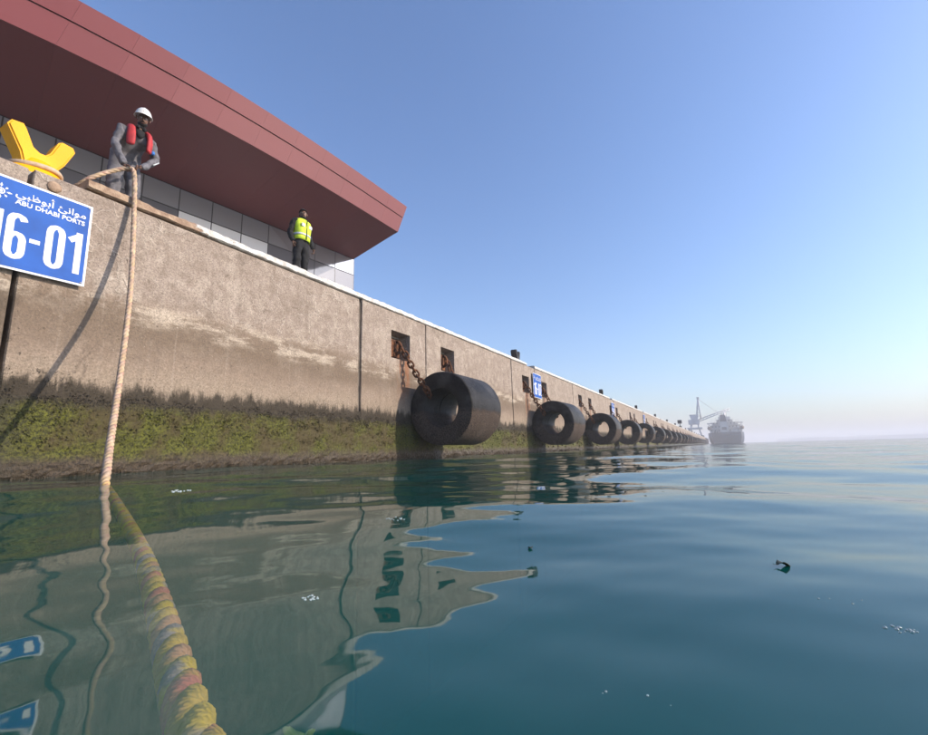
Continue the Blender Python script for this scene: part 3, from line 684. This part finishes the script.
for k in range(1, 34):
    c = copy_tree(fen); dy = PIT_*k; c.location = (WX+RO+random.uniform(0, .05), 9.98+dy+random.uniform(-.12, .12), 1.29+random.uniform(-.06, .06))
    c.rotation_euler = (R(random.uniform(-1, 1)), random.uniform(0, 6.2), R(random.uniform(-1.5, 1.5)))
    c['label'] = ('black rubber fender, %s in the row counted from the nearest' % ordn[k]) if k < 12 else 'tiny black rubber fender in the hazy far part of the row'
    if k > 16: continue
    for e, (ya, yb_, w_) in enumerate([(9.6, 9.93, 'near'), (12.0, 11.75, 'far')]):
        a = copy_tree(an0); a.location = (WX-.2, ya+dy, 3.0)
        far_ = k >= 6
        a['label'] = 'rusty chain anchor in a small recess above the far fenders' if far_ else 'rusty chain anchor in the %s recess of the %s fender' % (w_, ordn[k])
        lab = 'thin rusty chain on one of the small distant fenders' if far_ else 'rusty chain on the %s end of the %s fender' % (w_, ordn[k])
        if k < 3: chain_obj((WX, ya+dy, 2.98), (WX+.62, yb_+dy, 1.75), .06, lab, True, 1.15)
        else:
            if e not in fch: fch[e] = chain_obj((WX, ya+dy, 2.98), (WX+.62, yb_+dy, 1.75), .06, lab, False, 1.3); continue
            q = copy_tree(fch[e]); q.location = (WX, ya+dy, 2.98); q['label'] = lab

# ================================================================== ROPE
path = [atX(62, 184, -7.74), atX(74, 187, -7.62), atX(90, 178, -7.44), atX(112, 171, -7.36), atX(127, 168.5, -7.27), atX(133, 170, -7.20), atX(134.6, 180, -7.15), atX(134.3, 205, -7.12), atX(132.3, 260, -6.86), atX(128.5, 310, -6.5),
        atX(119.5, 380, -5.75), atX(110.5, 440, -4.8), atX(106.5, 472, -4.25), atZ(105, 485, 0)]
under = [(112, 497, 3.1), (126, 521, 2.45), (143, 556, 1.75), (157, 600, 1.25), (170, 650, .92), (184, 705, .70), (196, 745, .60), (212, 800, .52), (240, 900, .46)]
path += [atS(*q) for q in under]
cp = catmull(path, 26)
# resample by arc length
L = [0]
for a, b in zip(cp, cp[1:]): L.append(L[-1]+(b-a).length)
L = np.array(L); A_ = np.array([list(p) for p in cp]); tot = L[-1]; ns = int(tot/.018); sv = np.linspace(0, tot, ns)
PP = np.stack([np.interp(sv, L, A_[:, k]) for k in range(3)], -1)
rope = tag(empty('mooring_rope', tuple(path[8])), 'thick tan three-strand rope hanging from the worker\'s hands into the water', 'rope'); ro = Vector(path[8])
RS = .0245; RC = .0092; turns = 2*math.pi/.22
nrm = Vector((1, 0, 0)); frames = []
for i in range(ns):
    t = Vector(PP[min(i+1, ns-1)]-PP[max(i-1, 0)]).normalized(); nrm = (nrm-t*nrm.dot(t)).normalized(); frames.append((nrm.copy(), t.cross(nrm)))
for st in range(3):
    V = []; Fc = []; UV = []; seg = 10
    for i in range(ns):
        n1, n2 = frames[i]; ph = sv[i]*turns+st*2*math.pi/3; c = Vector(PP[i])+(n1*math.cos(ph)+n2*math.sin(ph))*RC-ro
        for k in range(seg):
            q = ph+2*math.pi*k/seg; V.append(c+(n1*math.cos(q)+n2*math.sin(q))*RS)
    for i in range(ns-1):
        for k in range(seg): l = (k+1) % seg; Fc.append((i*seg+k, i*seg+l, (i+1)*seg+l, (i+1)*seg+k)); UV.append([(sv[i], k/seg), (sv[i], (k+1)/seg), (sv[i+1], (k+1)/seg), (sv[i+1], k/seg)])
    o = mesh('strand', V, Fc, M['rope%d' % (st+1)], rope, True); uvl = o.data.uv_layers.new(name='UVMap')
    uvl.data.foreach_set('uv', np.array(UV).ravel())
# loop round the bollard stem
cb = Vector((-7.92, 2.10, 4.17)); lp = [cb+Vector((.235*math.cos(a), .26*math.sin(a), .02*math.sin(a*2))) for a in np.linspace(0, 2*math.pi, 28, endpoint=False)]
tube('rope_loop', [p-ro for p in lp], .036, M['rope1'], rope, 10, True)

# ================================================================== PEOPLE
def hand(wr, dr, side, grip, s=1.0):
    """wr wrist, dr forward direction of the palm, side = thumb side vector, grip = curl direction"""
    wr = Vector(wr); dr = Vector(dr).normalized(); side = (Vector(side)-dr*Vector(side).dot(dr)).normalized(); gr = (Vector(grip)-dr*Vector(grip).dot(dr)).normalized()
    out = [chain([(tuple(wr), .026*s), (tuple(wr+dr*.04), (.032*s, .02*s)), (tuple(wr+dr*.085), (.034*s, .018*s))])]
    for k, ln in enumerate((.078, .088, .082, .064)):
        b = wr+dr*.078+side*(.027-.018*k); p1 = b+dr*ln*.35+gr*.006; p2 = p1+(dr*.45+gr*.85)*ln*.38; p3 = p2+(gr*.75-dr*.55)*ln*.36
        out.append(chain([(tuple(b), .0095), (tuple(p1), .009), (tuple(p2), .0085), (tuple(p3), .007)]))
    b = wr+dr*.02+side*.026; p1 = b+side*.025+dr*.03+gr*.012; p2 = p1+dr*.028+gr*.02
    out.append(chain([(tuple(b), .013), (tuple(p1), .011), (tuple(p2), .009)])); return out
def face(parent, c, fwd, hair=False, beard=True, s=1.0):
    """small facial features around head centre c looking along fwd"""
    c = Vector(c); f_ = Vector(fwd).normalized(); sd_ = Vector((0, 0, 1)).cross(f_).normalized(); u_ = f_.cross(sd_)
    def ell(name, p, r, mat, d=2):
        bm = bmesh.new(); bmesh.ops.create_icosphere(bm, subdivisions=d, radius=1)
        for v in bm.verts: v.co = p+sd_*v.co.x*r[0]+f_*v.co.y*r[1]+u_*v.co.z*r[2]
        return from_bm(name, bm, mat, parent, True)
    for s_ in (-1, 1):
        e = ell('eye', c+f_*.088*s+sd_*s_*.032+u_*.008, (.014, .008, .008), M['eye']); ell('iris', c+f_*.095*s+sd_*s_*.032+u_*.008, (.006, .004, .006), M['hair']).parent = e
        ell('eyebrow', c+f_*.092*s+sd_*s_*.033+u_*.026, (.022, .008, .005), M['hair']); ell('ear', c+sd_*s_*.086-f_*.005, (.012, .022, .032), M['skin'])
    V = [c+f_*.085+u_*.012, c+f_*.118-u_*.03, c+f_*.085+sd_*.02-u_*.036, c+f_*.085-sd_*.02-u_*.036, c+f_*.07-u_*.045]
    mesh('nose', V, [(0, 1, 2), (0, 3, 1), (1, 3, 4), (1, 4, 2), (0, 2, 4, 3)], M['skin'], parent, True)
    ell('mouth', c+f_*.087-u_*.062, (.026, .01, .007), M['badge'])
    if beard:
        ell('moustache', c+f_*.092-u_*.05, (.03, .012, .007), M['hair']); ell('beard', c+f_*.04-u_*.078, (.066, .048, .036), M['hair'], 3)
    if hair:
        bm = bmesh.new(); bmesh.ops.create_icosphere(bm, subdivisions=4, radius=1)
        for v in list(bm.verts):
            if v.co.y > .15 and v.co.z < .55 or v.co.z < -.45: bm.verts.remove(v)
        for v in bm.verts: q = v.co*(1+.05*noise.noise(v.co*9)); v.co = c-f_*.012+u_*.02+sd_*q.x*.092+f_*q.y*.102+u_*q.z*.118
        from_bm('hair', bm, M['hair'], parent, True)

def person(name, J, label, gear):
    root = tag(empty(name, J['at']), label, 'person')
    h = J['head']; n = J['neck']; hc = Vector(h); fd = Vector(J['look']).normalized()
    tors = [J['pelvis'], J['waist'], J['chest'], J['upper']]
    tr = J['tr']
    def bodychain(k, skin):
        N_ = [(tors[0], (tr[0]*k, tr[0]*k*.8)), (tors[1], (tr[1]*k, tr[1]*k*.8)), (tors[2], (tr[2]*k, tr[2]*k*.75)), (tors[3], (tr[3]*k, tr[3]*k*.75))]; E2 = [(0, 1), (1, 2), (2, 3)]
        for s in ('L', 'R'):
            a = J['arm'+s]; b = len(N_); rr = tuple((J['bulk']*.5+.5)*q for q in (.074, .062, .052, .044)) if not skin else (.055, .046, .036, .026)
            N_ += [(a[0], rr[0]), ((Vector(a[0])*.5+Vector(a[1])*.5).to_tuple(), rr[1]), (a[1], rr[2]), ((Vector(a[1])*.45+Vector(a[2])*.55).to_tuple(), rr[2]*.95), (a[2], rr[3])]
            E2 += [(3, b), (b, b+1), (b+1, b+2), (b+2, b+3), (b+3, b+4)]
            l = J['leg'+s]; b = len(N_); rr = tuple(J['bulk']*q for q in (.1, .082, .07, .06)) if not skin else (.075, .06, .045, .035)
            N_ += [(l[0], rr[0]), (l[1], rr[1]), ((Vector(l[1])*.6+Vector(l[2])*.4).to_tuple(), rr[2]*1.05), (l[2], rr[3])]; E2 += [(0, b), (b, b+1), (b+1, b+2), (b+2, b+3)]
        if skin:
            b = len(N_); N_ += [(n, .05), ((Vector(n)*.55+hc*.45-Vector(fd)*.0).to_tuple(), .056), ((hc-Vector((0, 0, .045))+fd*.012).to_tuple(), (.068, .078)), ((hc+Vector((0, 0, .02))).to_tuple(), (.08, .09)), ((hc+Vector((0, 0, .07))-fd*.01).to_tuple(), (.066, .074))]
            E2 += [(3, b)]+[(b+i, b+i+1) for i in range(4)]
        return (N_, E2)
    chains = [bodychain(.55, True)]
    for s in ('L', 'R'): chains += hand(J['arm'+s][2], *J['hand'+s])
    skinned('body', chains, M['skin'], root)
    cl = skinned(gear['cloth_name'], [bodychain(1.0, False)], gear['cloth'], root, 3)
    nn = [v.normal.copy() for v in cl.data.vertices]
    for v, k_ in zip(cl.data.vertices, nn): q = v.co*6; v.co += k_*(.022*noise.noise(q)+.014*noise.noise(q*2.3+Vector((4, 1, 2)))+.007*noise.noise(q*5))
    face(root, hc, fd, gear.get('hair', False), gear.get('beard', True))
    for s in ('L', 'R'):
        a = Vector(J['leg'+s][2]); skinned('boot', [chain([((a+Vector((-.03, 0, .05))).to_tuple(), .055), ((a+Vector((-.02, 0, -.02))).to_tuple(), (.05, .05)), ((a+Vector((.09, 0, -.03))).to_tuple(), (.046, .036)), ((a+Vector((.17, 0, -.035))).to_tuple(), (.042, .028))])], M['boot'], root)
    return root
hL = atX(141, 168, -7.24)-Vector((-7.66, 3.045, AZT)); hR = atX(123.5, 164, -7.28)-Vector((-7.66, 3.045, AZT))
W_ = dict(at=(-7.66, 3.045, AZT), pelvis=(-.10, 0, .88), waist=(-.01, 0, 1.0), chest=(.13, 0, 1.12), upper=(.23, 0, 1.21), tr=(.185, .185, .2, .165), bulk=1.3, neck=(.31, -.0, 1.29), head=(.37, -.0, 1.42), look=(.8, -.28, -.42),
          armL=[(.24, .205, 1.17), (.24, .29, .90), tuple(hL)], armR=[(.24, -.205, 1.17), (.24, -.28, .90), tuple(hR)],
          legL=[(-.1, .1, .82), (.0, .13, .46), (-.06, .14, .09)], legR=[(-.1, -.1, .82), (.02, -.13, .46), (-.06, -.14, .09)],
          handL=((.35, -.75, -.35), (.6, .2, .6), (.3, -.2, -.9)), handR=((.1, .65, -.75), (.6, -.1, .6), (.5, .4, -.6)))
wk = person('person', W_, 'worker in grey overalls, white hard hat and red life vest bending to hold the rope', dict(cloth=M['grey'], cloth_name='overalls'))
# helmet
hc = Vector(W_['head']); bm = bmesh.new(); bmesh.ops.create_uvsphere(bm, u_segments=32, v_segments=20, radius=1)
for v in list(bm.verts):
    if v.co.z < -.02: bm.verts.remove(v)
for v in bm.verts:
    br = 1.1 if v.co.z < .06 else 1; rib = 1+.05*max(0, 1-abs(v.co.y)*6)*(v.co.z > .3)
    v.co = Vector((v.co.x*.135*br+(.03 if v.co.z < .08 and v.co.x > .3 else 0), v.co.y*.112*br, v.co.z*.142*rib))
hm = from_bm('hard_hat', bm, M['helm'], wk, True, hc+Vector((.0, 0, .032))); hm.rotation_euler = (0, R(14), R(-18))
sf = hm.modifiers.new('s', 'SOLIDIFY'); sf.thickness = .006
o = box('badge', .0, .006, -.02, .02, -.02, .02, M['badge'], hm, .002); o.location = (.112, 0, .062); o.rotation_euler = (0, R(-32), 0)
# life vest: inflated horseshoe collar with webbing
lv = [((.365, .125, .90), (.058, .034)), ((.37, .13, 1.0), (.068, .038)), ((.37, .13, 1.12), (.062, .038)), ((.34, .125, 1.22), (.054, .04)), ((.22, .1, 1.30), (.046, .04)), ((.14, .06, 1.31), (.045, .04)), ((.12, 0, 1.31), (.045, .04))]
lv = lv+[((p[0][0], -p[0][1], p[0][2]), p[1]) for p in lv[-2::-1]]
skinned('life_vest', [chain(lv)], M['red'], wk)
skinned('inner_collar', [chain([((.36, .06, 1.24), (.03, .03)), ((.345, .03, 1.29), (.03, .03)), ((.345, -.03, 1.29), (.03, .03)), ((.36, -.06, 1.24), (.03, .03))])], M['black'], wk)
skinned('dark_shirt', [chain([((.27, 0, 1.28), (.085, .05)), ((.335, 0, 1.20), (.075, .045)), ((.335, 0, 1.10), (.05, .04))])], M['black'], wk)
skinned('blue_pouch', [chain([((.33, .20, 1.0), .03), ((.335, .2, .93), .032)])], M['blue'], wk)
e_ = Vector((.24, .29, .90)); w3 = hL; ax = (w3-e_).normalized(); od = Vector((.35, .5, .1)); od = (od-ax*od.dot(ax)).normalized()
tube('sleeve_stripe', [e_+ax*t_+od*r_ for t_, r_ in ((.03, .066), (.12, .064), (.2, .058))], .010, M['refl'], wk, 6)
# guard
G_ = dict(at=(-7.74, 6.55, AZT), pelvis=(0, 0, .92), waist=(0, 0, 1.06), chest=(.02, 0, 1.24), upper=(.01, 0, 1.37), tr=(.145, .135, .16, .13), bulk=1.1, neck=(.02, .0, 1.47), head=(.035, -.0, 1.59), look=(.8, -.55, -.12),
          armL=[(.0, .2, 1.37), (-.02, .265, 1.09), (.05, .31, .86)], armR=[(.0, -.2, 1.37), (-.06, -.275, 1.1), (.0, -.22, .87)],
          legL=[(0, .09, .86), (.02, .11, .48), (-.02, .12, .09)], legR=[(0, -.09, .86), (.02, -.11, .48), (-.02, -.12, .09)],
          handL=((.1, .1, -1), (1, 0, .1), (-.1, -1, -.1)), handR=((.1, .1, -1), (1, 0, .1), (-.1, 1, -.1)))
gd_ = person('person', G_, 'bearded guard in black clothes and yellow hi-vis vest standing on the quay edge', dict(cloth=M['black'], cloth_name='uniform', hair=True))
def loft(name, rings, mat, parent, seg=28, open_=True):
    V = []; Fc = []
    for (cx, cy_, cz, rx, ry) in rings:
        for k in range(seg):
            a = 2*math.pi*k/seg; c_, s_ = math.cos(a), math.sin(a); e = .8
            V.append((cx+rx*math.copysign(abs(c_)**e, c_), cy_+ry*math.copysign(abs(s_)**e, s_), cz))
    for i in range(len(rings)-1):
        for k in range(seg): l = (k+1) % seg; Fc.append((i*seg+k, i*seg+l, (i+1)*seg+l, (i+1)*seg+k))
    o = mesh(name, V, Fc, mat, parent, True); sf = o.modifiers.new('s', 'SOLIDIFY'); sf.thickness = .008
    for v in o.data.vertices: v.co += v.co.normalized()*.008*noise.noise(v.co*9)
    return o
loft('hi_vis_vest', [(.01, 0, .93, .145, .19), (.01, 0, 1.0, .15, .19), (.02, 0, 1.1, .15, .185), (.02, 0, 1.22, .16, .2), (.015, 0, 1.33, .15, .215), (.01, 0, 1.41, .12, .2), (.01, 0, 1.455, .085, .12)], M['hivis'], gd_)
loft('reflective_band', [(.01, 0, 1.03, .162, .2), (.01, 0, 1.075, .162, .2)], M['refl'], gd_)
for s in (-1, 1): o = box('chest_patch', .165, .183, s*.1-.045, s*.1+.045, 1.22, 1.30, M['refl'], gd_, .006)
o = box('zip', .166, .186, -.008, .008, .94, 1.42, M['black'], gd_, .003)
skinned('collar', [chain([((.09, .03, 1.43), (.025, .02)), ((.02, .06, 1.475), (.03, .03)), ((-.05, 0, 1.48), (.03, .03)), ((.02, -.06, 1.475), (.03, .03)), ((.09, -.03, 1.43), (.025, .02))])], M['black'], gd_)

# ================================================================== FAR THINGS
ship = tag(empty('cargo_ship', (4.7, 330, 0)), 'hazy cargo ship with dark hull and pale superstructure moored past the quay end', 'ship')
# hull: stern outline extruded along +y with taper to the bow
ys_ = [0, 4, 14, 100, 125, 138]; bw = [.80, .93, 1, 1, .62, .04]; V = []; Fc = []; sec = [(-1, 6.8), (-1, 4), (-.95, 1), (-.86, -.4), (.86, -.4), (.95, 1), (1, 4), (1, 6.8)]
for y, b_ in zip(ys_, bw):
    for i, (sx, z) in enumerate(sec): V.append((sx*10.2*b_, y+(0 if z > 3 else 2.2*(y == 0)), z+(1.8 if y > 100 and z > 5 else 0)))
m_ = len(sec)
for i in range(len(ys_)-1):
    for k in range(m_-1): Fc.append((i*m_+k, i*m_+k+1, (i+1)*m_+k+1, (i+1)*m_+k))
    Fc.append((i*m_+m_-1, i*m_, (i+1)*m_, (i+1)*m_+m_-1))
Fc.append(tuple(range(m_))[::-1])
mesh('hull', V, Fc, M['hull'], ship)
for z0, z1, hw, y0 in [(6.8, 9.3, 8.9, 6), (9.3, 11.6, 8.3, 8), (11.6, 13.4, 7.4, 10), (13.4, 15.2, 4.6, 11)]:
    box('deckhouse', -hw, hw, y0, y0+12, z0+.01, z1, M['super_'], ship); box('deck_edge', -hw-.5, hw+.5, y0-1.4, y0-.01, z1-.12, z1+.1, M['super_'], ship)
    nw = int(hw)
    for k in range(nw): xa = -hw+.7+k*(2*hw-1.2)/nw; box('cabin_window', xa, xa+.8, y0-.08, y0-.012, z0+.9, z0+1.7, M['shipdark'], ship)
    for k in range(nw+1): xa = -hw-.4+k*(2*hw+.8)/nw; tube('rail_post', [(xa, y0-1.3, z1+.1), (xa, y0-1.3, z1+1.1)], .07, M['super_'], ship, 5)
    tube('deck_rail', [(-hw-.4, y0-1.3, z1+1.1), (hw+.4, y0-1.3, z1+1.1)], .07, M['super_'], ship, 5)
box('bridge_wing', -10.2, 10.2, 11, 13.5, 12.75, 13.39, M['super_'], ship)
for s_ in (-1, 1): tube('wing_strut', [(s_*9.6, 12, 12.8), (s_*7.2, 12, 9.6)], .18, M['super_'], ship, 6)
box('wheelhouse', -3.4, 3.4, 11.4, 17, 15.31, 17.2, M['super_'], ship)
box('funnel_base', -2.9, 1.4, 1.6, 6.4, 6.81, 13.6, M['super_'], ship); prism('funnel', [(-2.6, 13.61), (1.1, 13.61), (.6, 17.8), (-2.1, 17.8)], 'y', 2.0, 6.0, M['hull'], ship)
for xa in (-1.6, -.8, .1): tube('exhaust_pipe', [(xa, 4, 17.8), (xa, 3.7, 19.2)], .2, M['shipdark'], ship, 6)
box('funnel_grille', -2.0, .6, 1.5, 1.59, 8.4, 10.2, M['shipdark'], ship); box('stern_locker', 3.2, 6.4, 1.2, 3.4, 6.81, 8.6, M['super_'], ship); box('winch', -6.6, -4.4, 1.0, 3.0, 6.81, 8.0, M['shipdark'], ship, .1)
tube('mast', [(1.5, 13, 17.2), (1.5, 13, 23)], [.28, .1], M['super_'], ship); tube('mast_yard', [(-1.2, 13, 20.6), (4.2, 13, 20.6)], .13, M['super_'], ship); tube('mast_yard', [(0, 13, 22), (3, 13, 22)], .1, M['super_'], ship)
bm = bmesh.new(); bmesh.ops.create_uvsphere(bm, u_segments=10, v_segments=8, radius=.6); from_bm('radar_dome', bm, M['super_'], ship, True, (-2.2, 13, 18.0))
for s_ in (-1, 1):
    bm = bmesh.new(); bmesh.ops.create_uvsphere(bm, u_segments=12, v_segments=8, radius=1)
    for v in bm.verts: v.co = Vector((v.co.x*1.25, v.co.y*3.4, v.co.z*1.2))
    from_bm('lifeboat', bm, M['orange'], ship, True, (s_*9.0, 3.4, 9.7)); tube('davit', [(s_*8.4, 2, 6.8), (s_*9.7, 2, 11.2), (s_*8.4, 2, 11.6)], .22, M['super_'], ship)
for k in range(13): tube('rail_post', [(-8.0+k*1.33, .5, 6.8), (-8.0+k*1.33, .5, 7.9)], .06, M['super_'], ship, 5)
tube('stern_rail', [(-8.0, .5, 7.9), (8.0, .5, 7.9)], .07, M['super_'], ship, 5)
for y in (45, 80):
    tube('deck_crane', [(0, y, 7), (0, y, 19), (2.5, y+14, 24)], [1.2, 1.0, .4], M['super_'], ship, 8)
ld = tag(empty('ship_loader', (-11, 300, AZT)), 'pale grey ship loader crane with sloping boom standing on the far quay', 'crane')
def L_(name, p0, p1, r, mat=M['crane'], seg=6): return tube(name, [p0, p1], r, mat, ld, seg)
for sx in (-3.4, 3.0):
    for sy in (-3, 3): L_('portal_leg', (sx, sy, 0), (sx*.55, sy*.6, 7.5), .5)
box('portal_beam', -4.2, 3.6, -3.4, 3.4, 4.6, 5.6, M['crane'], ld); box('machinery_house', -3.4, 2.6, -2.6, 2.6, 7.4, 10.2, M['crane'], ld, .2)
prism('hopper', [(-1.7, 10.2), (1.6, 10.2), (2.4, 13.2), (-2.6, 13.2)], 'y', -1.8, 1.8, M['crane'], ld)
L_('tower_post', (1.0, 0, 10.1), (2.9, 0, 22.2), .42); L_('tower_post', (3.4, 0, 10.1), (3.0, 0, 22.2), .42)
for k in range(5): L_('tower_brace', (1.3+k*.3, 0, 11.6+k*2.1), (3.35-k*.06, 0, 12.6+k*2.1), .14)
box('tower_head', 2.3, 3.6, -.5, .5, 22.0, 23.4, M['crane'], ld)
for dz in (0, 1.3): L_('boom_chord', (2.0, 0, 9.0+dz), (19.0, 8, 15.6+dz*.7), .28)
for k in range(9):
    t = k/9; a = Vector((2, 0, 9)).lerp(Vector((19, 8, 15.6)), t); b_ = Vector((2, 0, 10.3)).lerp(Vector((19, 8, 16.5)), t+.09); L_('boom_lattice', a, b_, .14)
L_('stay_cable', (3.0, 0, 22.2), (12.5, 5, 13.9), .1); box('gantry_wheelset', -4.4, -2.6, -3.8, 3.8, .02, .9, M['shipdark'], ld); box('gantry_wheelset', 2.2, 4.0, -3.8, 3.8, .02, .9, M['shipdark'], ld)
box('stair_house', -9.5, -5.2, -2, 2, .02, 4.4, M['crane'], ld)
lp_ = tag(empty('floodlight_post', (-7.9, 124, AZT)), 'dark box-headed lamp post standing on the quay edge left of the loader', 'lamp post')
tube('post', [(0, 0, 0), (0, 0, 1.25)], .09, M['darkiron'], lp_); box('lamp_box', -.45, .45, -.62, .62, 1.25, 2.1, M['darkiron'], lp_, .05); box('foot_box', -.3, .3, -.9, -.35, .01, .6, M['darkiron'], lp_, .04)

# ================================================================== FLOATING BITS
def leaf(px, py, size, label, mat, rz=0., dz=.002, cup=.35):
    p = atZ(px, py, 0); z = float(wave(p.x, p.y))+dz; V = []; Fc = []; n = 9
    for i in range(n+1):
        t = i/n; wd = math.sin(math.pi*min(1, t*.96+.02))**.8*.36*(1+.12*math.sin(i*2.3))
        for k, s in enumerate((-1, -.5, 0, .5, 1)): V.append(((t-.5)*size, s*wd*size, size*(cup*.5*s*s*wd*2+.12*math.sin(t*5)+.03*math.sin(i*3+k))))
    for i in range(n):
        for k in range(4): a = i*5+k; Fc.append((a, a+5, a+6, a+1))
    root = tag(empty('floating_leaf', (p.x, p.y, z), rz), label, 'leaf'); o = mesh('leaf_blade', V, Fc, mat, root, True); sf = o.modifiers.new('s', 'SOLIDIFY'); sf.thickness = size*.03
    tube('leaf_stalk', [(-size*.5, 0, 0), (-size*.72, size*.05, size*.06)], size*.02, mat, root, 5)
leaf(782, 557, .023, 'small dark curled leaf floating in open water right of centre', M['leaf'], .6, .003)
leaf(300, 702, .030, 'pale green leaf drifting just under the surface near the rope', M['leafg'], 1.9, -.012, .8)
leaf(530, 539, .013, 'tiny dark leaf floating by the edge of the wall\'s reflection', M['leaf'], 2.4, .002)
def foam(px, py, n, sp, r0, label):
    p = atZ(px, py, 0); root = tag(empty('foam_patch', (p.x, p.y, float(wave(p.x, p.y)))), label, 'foam'); bm = bmesh.new()
    for k in range(n):
        a = random.uniform(0, 6.28); d = sp*random.random()**.5; r = r0*random.uniform(.4, 1); q = Vector((d*math.cos(a)*1.6, d*math.sin(a), 0))
        z = float(wave(p.x+q.x, p.y+q.y))-root.location.z; rs = bmesh.ops.create_icosphere(bm, subdivisions=2, radius=r)
        for v in rs['verts']: v.co = Vector((v.co.x, v.co.y, v.co.z*.7))+q+Vector((0, 0, z+r*.15))
    from_bm('bubbles', bm, M['bubble'], root, True)
foam(895, 617, 14, .010, .0022, 'little cluster of bubbles floating at the right edge of the picture')
foam(311, 588, 16, .010, .0026, 'little cluster of bubbles floating on the reflection of the wall')
foam(178, 494, 12, .05, .008, 'patch of foam bubbles close to the rope and the wall foot')
foam(395, 521, 12, .02, .004, 'patch of foam bubbles on the dark reflection of the first fender')
foam(840, 590, 5, .02, .0015, 'few scattered tiny bubbles left of the bubbles at the right edge')
foam(640, 680, 4, .02, .0012, 'few specks of foam on the dark water at lower right')

# ================================================================== HAZE
hz = box('haze', -2500, 2500, -2500, 2500, -7.6, 31, M['core']); hz['kind'] = 'stuff'; hz.data.materials.clear()
hm_ = bpy.data.materials.new('haze_air'); hm_.use_nodes = True; t = hm_.node_tree; t.nodes.remove(t.nodes['Principled BSDF'])
pv = t.nodes.new('ShaderNodeVolumePrincipled'); pv.inputs['Color'].default_value = (1, .97, 1, 1); pv.inputs['Density'].default_value = .0012; pv.inputs['Anisotropy'].default_value = 0
t.links.new(pv.outputs[0], t.nodes['Material Output'].inputs['Volume']); hz.data.materials.append(hm_)
